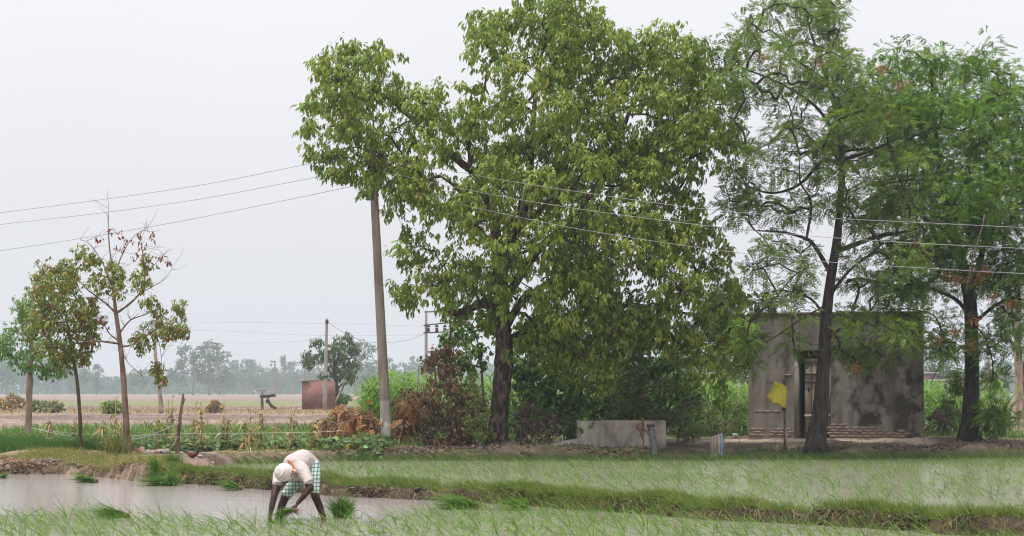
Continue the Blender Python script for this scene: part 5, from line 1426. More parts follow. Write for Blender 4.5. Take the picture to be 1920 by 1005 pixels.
def insulator(parent, c, s=1.0):
    mb = MB(); prof = [(-.09, .018), (-.08, .05), (-.05, .055), (-.03, .03), (-.01, .058), (.02, .06), (.04, .03), (.06, .045), (.085, .02)]
    k = 12; ph = np.arange(k) / k * 6.283
    v = np.array([[r * math.cos(p), r * math.sin(p), z] for z, r in prof for p in ph]) * s + c
    mb.add(v, [[[i * k + j, i * k + (j + 1) % k, (i + 1) * k + (j + 1) % k, (i + 1) * k + j] for i in range(len(prof) - 1) for j in range(k)]])
    return mb.build('insulator', M['porcelain'], parent, smooth=True)
c1 = W(689, 369, YU - 0.1); insulator(pole, c1)
mb = MB(); e = W(699, 366, YU - 0.1); mb.tube([c1 + [0, 0, .1], e + [0, 0, .08]], 0.012, 6); mb.tube([c1 + [0, 0, -.1], e + [0, 0, -.06]], 0.012, 6); mb.tube([e + [0, 0, .1], e + [0, 0, -.12]], 0.022, 6); mb.build('bracket', M['iron'], pole)
tops = []
for (px, py, nm) in ((688, 300, 0), (692, 316, 1), (700, 341, 2)):
    c = W(px, py, YU - 0.16); insulator(pole, c); tops.append(c)
mb = MB(); mb.tube([W(688, 305, YU - .16), W(712, 305, YU - .16)], 0.025, 6); mb.build('cross_arm', M['iron'], pole); mb = MB(); mb.tube([W(690, 322, YU - .16), W(712, 320, YU - .16)], 0.02, 6); mb.build('cross_arm', M['iron'], pole)

def wire(label, pts, r, name='power_line', cat='wire', k=10):
    P = smooth_path(np.array(pts), k)
    mb = MB(); mb.tube(P, r, 5, cap=False)
    o = mb.build(name, M['wire'], None, smooth=True, loc=P[0])
    return setp(o, label, cat, 'wires carried by the leaning pole')
def yl(px):   # depth of the overhead line: it runs from far left to near right
    return np.interp(px, [-400, 0, 694, 960, 1330, 1920, 2300], [52.5, 50, YU - 0.16, 42.1, 39.0, 34.8, 33])
def run(rows): return [W(px, py, yl(px)) for px, py in rows]
wires = [
    (run([(-250, 432), (0, 399), (200, 373), (400, 343), (610, 302)]) + [tops[0]] + run([(780, 309), (940, 337), (1100, 362), (1330, 393), (1540, 408), (1740, 418), (1920, 427), (2150, 440)]), 'topmost of the three thin wires strung across the leaning pole'),
    (run([(-250, 452), (0, 421), (200, 398), (400, 369), (655, 320)]) + [tops[1]] + run([(800, 340), (940, 368), (1100, 394), (1330, 424), (1540, 444), (1740, 457), (1920, 466), (2150, 478)]), 'middle one of the three thin wires strung across the leaning pole'),
    (run([(-250, 502), (0, 470), (200, 439), (400, 403), (672, 347)]) + [tops[2]] + run([(830, 375), (940, 400), (1100, 432), (1330, 467), (1540, 490), (1740, 503), (1920, 513), (2150, 522)]), 'lowest of the three thin wires strung across the leaning pole')]
for P, lab in wires: wire(lab, P, 0.0065)
# stay wire going down behind the great tree
o = wire('slack stay wire slanting down from the leaning pole into the great tree', [W(706, 330, YU), W(735, 385, YU - .6), W(762, 440, YU - 1.2), W(800, 530, YU - 2), W(840, 610, YU - 2.6), W(868, 672, YU - 3.2)], 0.0055); o.data.materials[0] = M['iron']
# spacer stick hanging on the wires at right
t = thing('wire_spacer', W(1842, 425, 38.6), 'thin stick tied across the three wires before the dense feathery tree', 'spacer stick')
mb = MB(); mb.tube([W(1846, 402, yl(1843) - .03), W(1842, 425, yl(1842) - .03), W(1828, 470, yl(1830) - .03), W(1820, 505, yl(1822) - .03), W(1812, 545, yl(1815) - .03)], 0.012, 5); mb.build('stick', M['twig'], t)
t = thing('wire_spacer', W(985, 345, 43), 'thin stick tied across the wires in front of the great tree', 'spacer stick')
mb = MB(); mb.tube([W(985, 338, yl(985) - .03), W(980, 375, yl(980) - .03), W(972, 412, yl(975) - .03)], 0.012, 5); mb.build('stick', M['twig'], t)

# ------------------------------------------------------------------ far poles, hut, pump
M['far_pole'] = rough_mat('pale_concrete_pole', [(0.25, 0.22, 0.2), (0.34, 0.31, 0.28)], (3, 3, 1), 0.9, 0.2)
Yq = 138.0
t = thing('utility_pole', (WX(609, Yq), Yq, 0.2), 'slim pale concrete pole beside the far brick hut', 'utility pole')
rect_pole(t, 'pole_shaft', W(608.5, 771, Yq), W(613, 597, Yq), 0.36, 0.19, 0.3, 0.18, M['far_pole'])
mb = MB(); mb.box(W(605, 708, Yq - .2), W(615, 704, Yq + .2)); mb.build('clamp_band', M['iron'], t)
mb = MB(); mb.box(W(610, 606, Yq - .2), W(616, 600, Yq + .2)); mb.build('top_bracket', M['iron'], t)
o = wire('sagging dark cable between the far pole and the double pole', [W(614, 603, Yq), W(640, 621, Yq), W(670, 635, Yq), W(700, 642, Yq), W(740, 641, Yq), W(770, 636, Yq), W(800, 624, Yq)], 0.02); o['group'] = 'far cables'
t = thing('electricity_frame', (WX(822, Yq), Yq, 0.2), 'double pole frame with crossbars and three dark fuses far behind the great tree', 'utility pole')
rect_pole(t, 'frame_post', W(799, 771, Yq), W(799, 582, Yq), 0.30, 0.2, 0.3, 0.2, M['far_pole'])
rect_pole(t, 'frame_post', W(846, 771, Yq), W(845, 582, Yq), 0.30, 0.2, 0.3, 0.2, M['far_pole'])
for a, b in (((796, 585), (848, 583)), ((794, 610), (850, 604)), ((794, 624), (850, 622))):
    mb = MB(); mb.tube([W(*a, Yq - .2), W(*b, Yq - .2)], 0.05, 4); mb.build('crossbar', M['iron'], t)
for px in (803, 819, 834):
    mb = MB(); c = W(px, 616, Yq - .3); mb.tube([c + [0, 0, .3], c + [0, 0, .1]], [.1, .16], 8); mb.tube([c + [0, 0, .05], c + [0, 0, -.25]], [.12, .14], 8); mb.build('fuse', M['porcelain'], t)
Yv = 330.0
for px, top, lab in ((515, 676, 'hairline distant pole in the fields behind the bent black pipe'),):
    t = thing('utility_pole', (WX(px, Yv), Yv, 0.2), lab, 'utility pole')
    rect_pole(t, 'pole_shaft', W(px + 1, 745, Yv), W(px, top, Yv), 0.36, 0.26, 0.3, 0.25, M['far_pole'])
    mb = MB(); mb.tube([W(px - 8, top + 1, Yv), W(px + 3, top + 3, Yv)], 0.09, 4); mb.build('crossbar', M['iron'], t)
for i, (rows, lab) in enumerate((([(-60, 602), (200, 604), (400, 604), (620, 607), (799, 612)], 'uppermost hair thin far wire over the left fields'), ([(-60, 620), (200, 617), (400, 620), (600, 629), (799, 628)], 'second hair thin far wire over the left fields'), ([(-60, 632), (200, 640), (420, 643), (560, 640), (610, 628)], 'lowest hair thin far wire over the left fields'))):
    o = wire(lab, [W(a, b, Yq + 4) for a, b in rows], 0.009); o['group'] = 'far cables'
# brick hut
def bricky(n, l, tc, src):
    b = n.new('ShaderNodeTexBrick'); b.inputs['Scale'].default_value = 1.0
    b.inputs['Brick Width'].default_value = 0.25; b.inputs['Row Height'].default_value = 0.09; b.inputs['Mortar Size'].default_value = 0.012
    b.inputs['Color1'].default_value = (0.22, 0.085, 0.07, 1); b.inputs['Color2'].default_value = (0.30, 0.13, 0.10, 1); b.inputs['Mortar'].default_value = (0.2, 0.16, 0.145, 1)
    mp = n.new('ShaderNodeMapping'); mp.inputs['Rotation'].default_value = (R(90), 0, 0); l.new(tc.outputs['Object'], mp.inputs[0]); l.new(mp.outputs[0], b.inputs['Vector'])
    mu = n.new('ShaderNodeMix'); mu.data_type = 'RGBA'; mu.blend_type = 'MULTIPLY'; mu.inputs['Factor'].default_value = 1; l.new(b.outputs[0], mu.inputs['A']); l.new(src, mu.inputs['B'])
    return mu.outputs['Result']
M['hut'] = rough_mat('red_hut_brick', [(0.7, 0.68, 0.68), (1.15, 1.15, 1.15)], (1.2, 1.2, 1.2), 0.95, 0.3, extra=bricky)
Yb_ = 142.0
hb = (WX(594, Yb_), Yb_, 0.2)
hut = thing('brick_hut', hb, 'small red brick pump hut far out in the fields behind the slim pole', 'hut')
lo, hi = W(566, 771, Yb_), W(623, 715, Yb_)
mb = MB(); mb.box((lo[0], Yb_, 0.1), (hi[0], Yb_ + 2.4, hi[2])); mb.build('wall', M['hut'], hut)
r0 = W(556, 717, Yb_ - .1); mb = MB(); mb.box((lo[0] - 0.35, Yb_ - 0.1, hi[2] + 0.003), (lo[0] + 0.6, Yb_ + 2.5, hi[2] + 0.09)); mb.build('roof_sheet', M['far_pole'], hut)
for k in range(13):
    mb = MB(); x_ = lo[0] + 0.62 + k * 0.145; mb.box((x_, Yb_ + 0.01, hi[2] + 0.003), (x_ + 0.12, Yb_ + 0.24, hi[2] + 0.03 + rng.uniform(0.03, 0.09))); mb.build('coping_brick', M['hut'], hut)
# pump outlet
M['black_pipe'] = rough_mat('black_plastic_pipe', [(0.02, 0.021, 0.024), (0.045, 0.047, 0.05)], (8, 8, 8), 0.45, 0.1)
Yz = 139.0
t = thing('pump_outlet', W(491, 770, Yz), 'bent black delivery pipe of a field pump far left of the brick hut', 'pipe')
mb = MB(); mb.tube([W(492, 772, Yz), W(491, 745, Yz)], 0.12, 10); mb.build('upright', M['black_pipe'], t, smooth=True)
mb = MB(); mb.tube([W(488.5, 743, Yz), W(500, 742.5, Yz), W(515, 741, Yz)], 0.13, 10); mb.build('spout', M['black_pipe'], t, smooth=True)
mb = MB(); mb.tube([W(502, 752, Yz), W(510, 762, Yz), W(518, 766, Yz)], [0.1, 0.14, 0.1], 8); mb.ball(W(502, 752, Yz), 0.18); mb.tube([W(503, 752, Yz), W(503, 744, Yz)], 0.05, 6); mb.build('pump_body', M['iron'], t, smooth=True)
mb = MB(); c = W(452, 766, 146); mb.box((c[0] - 1.9, 145, 0.2), (c[0] + 2.1, 152, 0.315)); c2 = W(552, 767, 146); mb.box((c2[0] - 0.6, 144, 0.2), (c2[0] + 2.2, 150, 0.318))
setp(mb.build('irrigation_water', M['water']), kind='structure')
mb = MB(); c = W(1885, 780, 105); mb.box((c[0] - 4.5, 101, 0.2), (c[0] + 14, 116, 0.34)); mb.build('flooded_strip', M['water'])['kind'] = 'structure'

# buildings and transformer far right
M['far_brick'] = rough_mat('far_brown_brick', [(0.17, 0.10, 0.09), (0.24, 0.15, 0.135)], (1, 1, 1), 0.95, 0.2)
M['far_plaster'] = rough_mat('far_grey_plaster', [(0.30, 0.28, 0.26), (0.38, 0.36, 0.34)], (1, 1, 1), 0.95, 0.2)
def house(label, pxa, pxb, top, Y, d, mat, openings):
    t = thing('farm_building', (WX((pxa + pxb) / 2, Y), Y, 0.2), label, 'building')
    lo, hi = W(pxa, 745, Y), W(pxb, top, Y)
    mb = MB(); mb.box((lo[0], Y, 0.1), (hi[0], Y + d, hi[2])); mb.build('wall', mat, t)
    mb = MB(); mb.box((lo[0] - .2, Y - .25, hi[2] + .003), (hi[0] + .2, Y + d + .2, hi[2] + .22)); mb.build('roof', M['far_plaster'], t)
    for nm, a, b, c, e in openings:
        mb = MB(); p, q = W(a, e, Y), W(b, c, Y); mb.box((p[0], Y - .06, max(.12, p[2])), (q[0], Y - .003, q[2])); mb.build(nm, M['iron'], t)
    return t
house('brown flat roofed building far behind the shed, right of its wall', 1716, 1757, 701, 235, 8, M['far_brick'], [('window', 1744, 1748, 706, 714), ('window', 1726, 1730, 706, 714)])
house('low grey store with dark doorway beside the brown far building', 1752, 1792, 715, 215, 6, M['far_plaster'], [('door', 1757, 1763, 722, 742)])
t = house('small pinkish hut below the far transformer at the right', 1860, 1882, 728, 240, 4, M['far_brick'], [])
house('pale low shed among the far trees left of the brick hut', 487, 500, 731, 400, 6, M['far_plaster'], [('door', 491, 493, 735, 741)])
Yt2 = 200
t = thing('transformer_frame', (WX(1880, Yt2), Yt2, 0.2), 'hazy transformer on a double pole far off at the right', 'transformer')
for px in (1872, 1890): rect_pole(t, 'frame_post', W(px, 750, Yt2), W(px, 688, Yt2), 0.3, 0.22, 0.3, 0.2, M['far_pole'])
mb = MB(); mb.box(W(1874, 728, Yt2 - .4), W(1888, 716, Yt2 + .4)); mb.build('transformer_tank', M['iron'], t)
for r_ in (690, 700, 714):
    mb = MB(); mb.tube([W(1869, r_, Yt2), W(1893, r_, Yt2)], 0.07, 4); mb.build('crossbar', M['iron'], t)
for px in (1876, 1881, 1886):
    mb = MB(); mb.tube([W(px, 716, Yt2), W(px, 710, Yt2)], [.12, .06], 6); mb.build('bushing', M['porcelain'], t)
t = thing('utility_pole', (WX(1852, 170), 170, 0.2), 'pale brown pole in the haze just right of the straight dark trunk', 'utility pole')
rect_pole(t, 'pole_shaft', W(1852, 765, 170), W(1854, 670, 170), 0.4, 0.28, 0.3, 0.2, M['bark_pale'])
Ys_ = 90
t = thing('tree_stump', W(1896, 790, Ys_), 'sawn off stump on the dry grass at the far right', 'stump')
mb = MB(); mb.tube([W(1896, 793, Ys_), W(1896, 785, Ys_), W(1897, 776, Ys_)], [0.46, 0.38, 0.37], 14, rough=0.04); mb.build('stump_wood', M['bark_pale'], t)
t = thing('fallen_log', W(1842, 786, Ys_), 'fallen log on the grass just right of the straight dark trunk', 'log')
mb = MB(); mb.tube([W(1830, 788, Ys_), W(1840, 782, Ys_), W(1850, 784, Ys_), W(1853, 788, Ys_)], [0.14, 0.16, 0.15, 0.12], 8, rough=0.05); mb.build('log_wood', M['bark_red'], t)
# ------------------------------------------------------------------ the man planting rice
def capsule(mb, a, b, ra, rb, ns=14):
    a, b = np.asarray(a, float), np.asarray(b, float)
    mb.tube([a, a * 0.75 + b * 0.25, a * 0.5 + b * 0.5, a * 0.25 + b * 0.75, b], np.linspace(ra, rb, 5), ns)
    mb.ball(a, ra * 0.995, ns, 8); mb.ball(b, rb * 0.995, ns, 8)
def chain(mb, pts, rad, ns=14):
    for i in range(len(pts) - 1): capsule(mb, pts[i], pts[i + 1], rad[i], rad[i + 1], ns)
def fuse(mb, name, mat, parent, voxel=0.008, it=6, fac=0.6):
    """melt overlapping shapes into one continuous skin"""
    o = mb.build(name, mat, parent, smooth=True)
    m = o.modifiers.new('melt', 'REMESH'); m.mode = 'VOXEL'; m.voxel_size = voxel; m.use_smooth_shade = True
    s = o.modifiers.new('smooth', 'SMOOTH'); s.iterations = it; s.factor = fac
    dg = bpy.context.evaluated_depsgraph_get(); dg.update()
    me = bpy.data.meshes.new_from_object(o.evaluated_get(dg))
    o.modifiers.clear(); o.data = me
    d_ = o.modifiers.new('thin', 'DECIMATE'); d_.ratio = 0.3
    if not me.materials: me.materials.append(mat)
    return o
def K(cx, cy, Y):      # point measured on an enlarged view of the man
    return W(480 + cx / 5.9125, 830 + cy / 5.9125, Y)
M['skin'] = rough_mat('dark_brown_skin', [(0.028, 0.013, 0.009), (0.055, 0.028, 0.02)], (9, 9, 9), 0.55, 0.15, (60, 60, 60), bdist=0.003, spec=0.2)
M['shirt'] = rough_mat('pale_pinkish_cotton', [(0.44, 0.385, 0.36), (0.54, 0.48, 0.455)], (5, 5, 5), 0.9, 0.7, (5, 9, 7), bdist=0.07, spec=0.15)
M['turban'] = rough_mat('off_white_cotton', [(0.54, 0.49, 0.45), (0.66, 0.61, 0.57)], (7, 7, 7), 0.9, 0.5, (22, 22, 22), bdist=0.015, spec=0.15)
M['cord'] = rough_mat('orange_red_cord', [(0.35, 0.075, 0.03), (0.45, 0.12, 0.05)], (20, 20, 20), 0.8, 0.2)
def checks(n, l, tc, src):
    sx = n.new('ShaderNodeSeparateXYZ'); l.new(tc.outputs['Object'], sx.inputs[0])
    f = []
    for ax, per in (('X', 0.044), ('Z', 0.05)):
        m1 = n.new('ShaderNodeMath'); m1.operation = 'DIVIDE'; m1.inputs[1].default_value = per; l.new(sx.outputs[ax], m1.inputs[0])
        m2 = n.new('ShaderNodeMath'); m2.operation = 'FRACT'; l.new(m1.outputs[0], m2.inputs[0])
        m3 = n.new('ShaderNodeMath'); m3.operation = 'LESS_THAN'; m3.inputs[1].default_value = 0.36; l.new(m2.outputs[0], m3.inputs[0])
        f.append(m3)
    ad = n.new('ShaderNodeMath'); ad.operation = 'ADD'; l.new(f[0].outputs[0], ad.inputs[0]); l.new(f[1].outputs[0], ad.inputs[1])
    c = n.new('ShaderNodeValToRGB'); c.color_ramp.interpolation = 'CONSTANT'; e = c.color_ramp.elements
    e[0].position = 0; e[0].color = (.56, .57, .50, 1); e[1].position = 0.4; e[1].color = (.16, .30, .27, 1); k = e.new(0.8); k.color = (.05, .16, .15, 1)
    hv = n.new('ShaderNodeMath'); hv.operation = 'MULTIPLY'; hv.inputs[1].default_value = 0.5; l.new(ad.outputs[0], hv.inputs[0]); l.new(hv.outputs[0], c.inputs[0])
    mu = n.new('ShaderNodeMix'); mu.data_type = 'RGBA'; mu.blend_type = 'MULTIPLY'; mu.inputs['Factor'].default_value = 1; l.new(c.outputs[0], mu.inputs['A']); l.new(src, mu.inputs['B'])
    return mu.outputs['Result']
M['checked'] = rough_mat('green_white_checked_cotton', [(0.85, 0.85, 0.85), (1.05, 1.05, 1.05)], (6, 6, 6), 0.9, 0.4, (12, 12, 12), bdist=0.02, spec=0.15, extra=checks)

hipL, hipR = K(625, 265, 23.18), K(560, 280, 23.32)
man = thing('person', (-2.9, 23.1, 0), 'man in turban, pale shirt and green checked shorts bending to plant rice', 'person')
kneeL, ankL, footL = K(655, 590, 22.95), K(752, 835, 23.0), K(745, 930, 22.9)
kneeR, ankR, footR = K(320, 610, 23.2), K(248, 815, 23.35), K(225, 905, 23.25)
calfL, calfR = K(698, 690, 23.02), K(285, 700, 23.3)
pelvis, mid, chest, neck = K(590, 255, 23.28), K(520, 195, 23.12), K(425, 250, 22.95), K(365, 305, 22.8)
shL, shR = K(530, 345, 22.74), K(255, 375, 22.98)
elL, wrL, haL = K(605, 505, 22.58), K(462, 670, 22.5), K(430, 725, 22.48)
elR, wrR, haR = K(200, 600, 22.72), K(158, 790, 22.62), K(153, 850, 22.6)
headc = K(325, 345, 22.68)
fdir = unit(K(380, 470, 22.60) - headc)            # where the face looks: down to the hand
mb = MB()
chain(mb, [pelvis, mid, chest], [0.12, 0.13, 0.14]); capsule(mb, chest, neck, 0.12, 0.055); capsule(mb, neck, headc, 0.052, 0.055)
chain(mb, [hipL, kneeL], [0.085, 0.058]); chain(mb, [kneeL, calfL, ankL], [0.056, 0.052, 0.037]); chain(mb, [ankL, footL], [0.038, 0.03])
chain(mb, [hipR, kneeR], [0.085, 0.06]); chain(mb, [kneeR, calfR, ankR], [0.058, 0.054, 0.037]); chain(mb, [ankR, footR], [0.038, 0.03])
chain(mb, [chest, shL, elL, wrL], [0.1, 0.07, 0.046, 0.027]); capsule(mb, elL * .55 + wrL * .45, wrL, 0.04, 0.027)
chain(mb, [chest, shR, elR, wrR], [0.1, 0.07, 0.046, 0.028]); capsule(mb, elR * .6 + wrR * .4, wrR, 0.043, 0.028)
# head with brow, nose, lips, chin, ears
side = unit(np.cross(fdir, [0, 0, 1.0])); crown_dir = unit(np.cross(side, fdir)); 
if crown_dir[1] > 0: crown_dir = -crown_dir
mb.ball(headc, 0.092, 16, 12); capsule(mb, headc + crown_dir * 0.02, headc - crown_dir * 0.05 + fdir * 0.02, 0.09, 0.07)
capsule(mb, headc - crown_dir * 0.085 + fdir * 0.06, headc - crown_dir * 0.05 + fdir * 0.055, 0.034, 0.045)
capsule(mb, headc + fdir * 0.085 + crown_dir * 0.012, headc + fdir * 0.108 - crown_dir * 0.03, 0.012, 0.019, 10)
capsule(mb, headc + fdir * 0.088 - crown_dir * 0.062 - side * 0.018, headc + fdir * 0.088 - crown_dir * 0.062 + side * 0.018, 0.011, 0.011, 8)
capsule(mb, headc + fdir * 0.082 + crown_dir * 0.03 - side * 0.035, headc + fdir * 0.082 + crown_dir * 0.03 + side * 0.035, 0.014, 0.014, 8)
for sg in (-1, 1): capsule(mb, headc + side * sg * 0.088 + crown_dir * 0.015, headc + side * sg * 0.09 - crown_dir * 0.03, 0.014, 0.011, 8)
# hands: palm, four unequal curled fingers, thumb from the side
def hand(mb, wrist, palm, across, curl, s=1.0, curled=1.0):
    d = unit(palm - wrist); across = unit(across - d * (across @ d)); curl = unit(curl - d * (curl @ d))
    for k in np.linspace(-1, 1, 4): capsule(mb, wrist + across * 0.014 * k, palm + across * 0.03 * k * s, 0.017, 0.016, 10)
    for k, L in zip((-1, -.33, .33, 1), (0.068, 0.08, 0.077, 0.06)):
        p = palm + across * 0.029 * k * s; q = p + d * L * 0.5 + curl * L * 0.2 * curled; r_ = q + d * L * 0.22 * (1.3 - curled * .8) + curl * L * 0.42 * curled; e = r_ + curl * L * 0.3 * curled - d * L * 0.15 * curled
        chain(mb, [p, q, r_, e], [0.0115, 0.0105, 0.0095, 0.008], 8)
    p = wrist * .6 + palm * .4 - across * 0.03 * s; q = p - across * 0.025 + d * 0.02 + curl * 0.018; e = q + d * 0.03 + curl * 0.028 + across * 0.008
    chain(mb, [p, q, e], [0.014, 0.0125, 0.0095], 8)
hand(mb, wrL, haL, np.array([0.3, -0.9, 0.1]), np.array([-0.7, 0.1, -0.5]))
hand(mb, wrR, haR, np.array([0.4, -0.8, 0.0]), np.array([0.9, 0.2, -0.1]), curled=0.7)
for k in np.linspace(-1, 1, 5): capsule(mb, footL + [0.018 * k, -0.06, -0.005], footL + [0.02 * k, -0.10, -0.012], 0.013, 0.01, 8)
for k in np.linspace(-1, 1, 5): capsule(mb, footR + [0.018 * k, -0.06, -0.005], footR + [0.02 * k, -0.10, -0.012], 0.013, 0.01, 8)
fuse(mb, 'body', M['skin'], man, 0.0055, 6, 0.5)
M['eye'] = rough_mat('eye_white', [(0.5, 0.47, 0.44), (0.6, 0.57, 0.54)], (5, 5, 5), 0.2, 0)
for sg in (-1, 1):
    mb = MB(); mb.ball(headc + fdir * 0.083 + crown_dir * 0.012 + side * sg * 0.032, 0.0105, 10, 7); mb.build('eye', M['eye'], man, smooth=True)
# shirt
mb = MB()
chain(mb, [K(610, 255, 23.26), mid, chest], [0.128, 0.15, 0.158], 18); capsule(mb, K(560, 235, 23.2), K(500, 215, 23.1), 0.155, 0.16, 18)
capsule(mb, chest, K(375, 300, 22.84), 0.14, 0.085, 16)
capsule(mb, K(420, 330, 22.95), K(560, 310, 23.2), 0.10, 0.10, 16); capsule(mb, K(380, 370, 22.95), K(480, 360, 23.0), 0.08, 0.07, 14)
chain(mb, [chest, K(525, 330, 22.78), K(585, 432, 22.62)], [0.13, 0.098, 0.062], 16); capsule(mb, K(530, 300, 22.8), K(560, 420, 22.66), 0.08, 0.06, 14)
chain(mb, [chest, K(262, 365, 22.97), K(234, 455, 22.86)], [0.13, 0.095, 0.064], 16)
fuse(mb, 'shirt', M['shirt'], man, 0.008, 8, 0.5)
for a, b, r_ in ((K(560, 395, 22.64), K(592, 446, 22.60), 0.067), (K(240, 430, 22.88), K(233, 468, 22.85), 0.066)):
    mb = MB(); mb.tube([a, a * .4 + b * .6, b], [r_ * .95, r_ * 1.0, r_ * 1.02], 18, cap=False, flat=1.0); mb.build('sleeve_cuff', M['shirt'], man, smooth=True)
# shorts
mb = MB()
chain(mb, [K(600, 265, 23.26), K(625, 330, 23.18)], [0.125, 0.11], 16)
chain(mb, [hipL, K(648, 400, 23.05), K(656, 540, 22.97)], [0.105, 0.085, 0.066], 16)
chain(mb, [K(560, 300, 23.3), K(440, 430, 23.24), K(345, 565, 23.21)], [0.11, 0.10, 0.077], 16)
chain(mb, [K(560, 300, 23.3), K(620, 300, 23.2)], [0.115, 0.115], 16)
fuse(mb, 'shorts', M['checked'], man, 0.008, 6, 0.5)
for a, b, r_ in ((K(655, 520, 22.98), K(657, 556, 22.97), 0.066), (K(352, 548, 23.21), K(336, 582, 23.2), 0.08)):
    mb = MB(); mb.tube([a, b], [r_, r_ * 1.04], 20, cap=False); mb.build('shorts_hem', M['checked'], man, smooth=True)
# turban: cap and wound folds
tcn = K(300, 330, 22.62); tax = unit(K(225, 322, 22.5) - K(365, 345, 22.72))
e1 = unit(np.cross(tax, [0, 0.2, 1])); e2 = np.cross(tax, e1)
mb = MB(); mb.ball(tcn, 0.106, 18, 12); mb.ball(tcn + tax * 0.028, 0.095, 16, 10)
for k, (off, rr, tr_, tl) in enumerate(((-0.055, 0.099, 0.026, 0.15), (-0.025, 0.104, 0.026, -0.25), (0.008, 0.1, 0.026, 0.3), (0.04, 0.088, 0.025, -0.2), (0.066, 0.066, 0.024, 0.4), (0.088, 0.04, 0.022, -0.3), (0.0, 0.105, 0.02, 0.55))):
    ph = np.linspace(0, 6.2832, 30)
    ring = [tcn + tax * (off + tl * 0.05 * math.cos(p + k)) + e1 * rr * math.cos(p) + e2 * rr * math.sin(p) for p in ph]
    mb.tube(ring, tr_, 8, cap=False, flat=0.75)
mb.build('turban', M['turban'], man, smooth=True)
mb = MB(); ph = np.linspace(0, 1, 14)
cordp = smooth_path([K(355, 198, 22.84), K(395, 230, 22.72), K(424, 280, 22.64), K(418, 320, 22.6), K(400, 345, 22.58), K(388, 372, 22.6)], 5)
mb.tube(cordp, 0.013, 7); mb.ball(K(414, 318, 22.585), 0.018, 8, 6); mb.build('neck_cord', M['cord'], man, smooth=True)
mb = MB(); mb.tube([K(420, 300, 22.6), K(428, 318, 22.59), K(415, 335, 22.58)], [0.012, 0.018, 0.008], 7); mb.build('turban_end', M['turban'], man, smooth=True)

# ------------------------------------------------------------------ pulled seedlings in bundles
M['root'] = rough_mat('muddy_pale_roots', [(0.14, 0.085, 0.05), (0.33, 0.23, 0.15)], (30, 30, 30), 0.9, 0.3)
def bundle(label, root, tipdir, L, n, spread, green=(0.09, 0.20, 0.034), droop=0.3, neck=0.035, group='pulled rice seedling bundles', roots=True, name='seedling_bundle', tie=0.22, fan=None):
    t = thing(name, root, label, 'seedling bundle', group)
    d = unit(np.asarray(tipdir, float))
    mb = MB()
    P = root + rng.normal(0, neck, (n, 3)) * [1, 1, 0.6]
    D = unit(d + rng.normal(0, spread, (n, 3)) * (fan if fan is not None else 1))
    B = rng.normal(0, min(0.22, spread * 1.5), (n, 3)) + np.stack([rng.normal(-0.05, min(.15, spread), n), np.zeros(n), -droop * rng.uniform(0.2, 1.2, n)], 1)
    c = jit(green, n, 0.3); k = rng.random(n) < 0.12; c[k] = jit((0.15, 0.21, 0.05), k.sum(), 0.2)
    blades(mb, P, D, B, rng.uniform(0.75, 1.1, n) * L, 0.011, c, 4)
    setp(mb.build('leaf_blades', M['grass'], t), kind='stuff')
    if roots:
        mb = MB(); m = 60
        P = root - d * 0.02 + rng.normal(0, neck * 0.9, (m, 3)) * [1, 1, 0.6]
        blades(mb, P, unit(-d + rng.normal(0, 0.4, (m, 3))), rng.normal(0, 0.3, (m, 3)) - [0, 0, 0.15], rng.uniform(0.05, 0.13, m), 0.01, jit((0.25, 0.16, 0.09), m, 0.3), 3)
        mb.ball(root - d * 0.03, (neck * 1.4, neck * 1.2, neck), 10, 7, (0.22, 0.14, 0.08), rough=0.12)
        setp(mb.build('roots', M['dry'], t), kind='stuff')
    return t
held = (wrL * 0.05 + haL * 0.95) + np.array([-0.03, -0.03, -0.035])
bundle('bundle of seedlings held in the man\'s hand with muddy pale roots', held, (-1, 0.1, -0.02), 0.28, 210, 0.13, droop=0.85, neck=0.022, tie=.2)
def gb(px, py, z=0.02):
    Y = (CZ - z) * F / (py - HOR); return np.array([WX(px, Y), Y, z])
bundle('bundle lying on open water in front, roots pointing right toward the man', gb(232, 966, .04), (-1, -0.1, 0.16), 0.42, 330, 0.16, droop=0.25)
bundle('bundle floating by the left bank below the black pipe', gb(176, 901, .04), (-1, 0.0, 0.12), 0.44, 300, 0.13, droop=0.15)
bundle('small bundle at the water edge half cut by the left frame side', gb(2, 893, .04), (0.9, 0.1, 0.25), 0.16, 150, 0.22, droop=0.2, roots=False)
bundle('bundle with orange roots at the bund foot, between upright bundles and man', gb(446, 914, .05), (-1, 0.0, 0.2), 0.30, 200, 0.18, droop=0.2)
bundle('loose heap of seedlings lying at the foot of two upright bundles', gb(322, 907, .03), (-1, -0.2, 0.10), 0.6, 420, 0.16, droop=0.3, neck=0.09, roots=False)
bundle('bundle tipped against the heap with dark cut ends facing out', gb(325, 900, .1), (0, -0.8, 0.35), 0.26, 240, 0.35, droop=0.35, neck=0.07, roots=False)
bundle('upright tied bundle, slimmer and left of the pair on the bank', gb(293, 901, .04), (-0.05, 0, 1), 0.46, 260, 0.085, droop=0.06, neck=0.032, roots=False, fan=1)
bundle('upright tied bundle, fuller and right of the pair on the bank', gb(327, 896, .06), (0.03, 0, 1), 0.48, 480, 0.12, (0.075, 0.17, 0.03), droop=0.05, neck=0.05, roots=False, fan=1)
bundle('bushy dark green bundle standing in the water right of the man', gb(642, 971, .0), (-0.02, 0, 1), 0.34, 620, 0.30, (0.065, 0.15, 0.03), droop=0.42, neck=0.055, roots=False)
bundle('long bundle resting against the bund at the middle of the paddy', gb(893, 947, .06), (-1, 0.12, 0.12), 0.66, 420, 0.12, droop=0.2)
bundle('scattered flat bundle in the rice right of the long bundle', gb(985, 951, .04), (-0.8, -0.3, 0.2), 0.4, 220, 0.35, droop=0.3, roots=False)

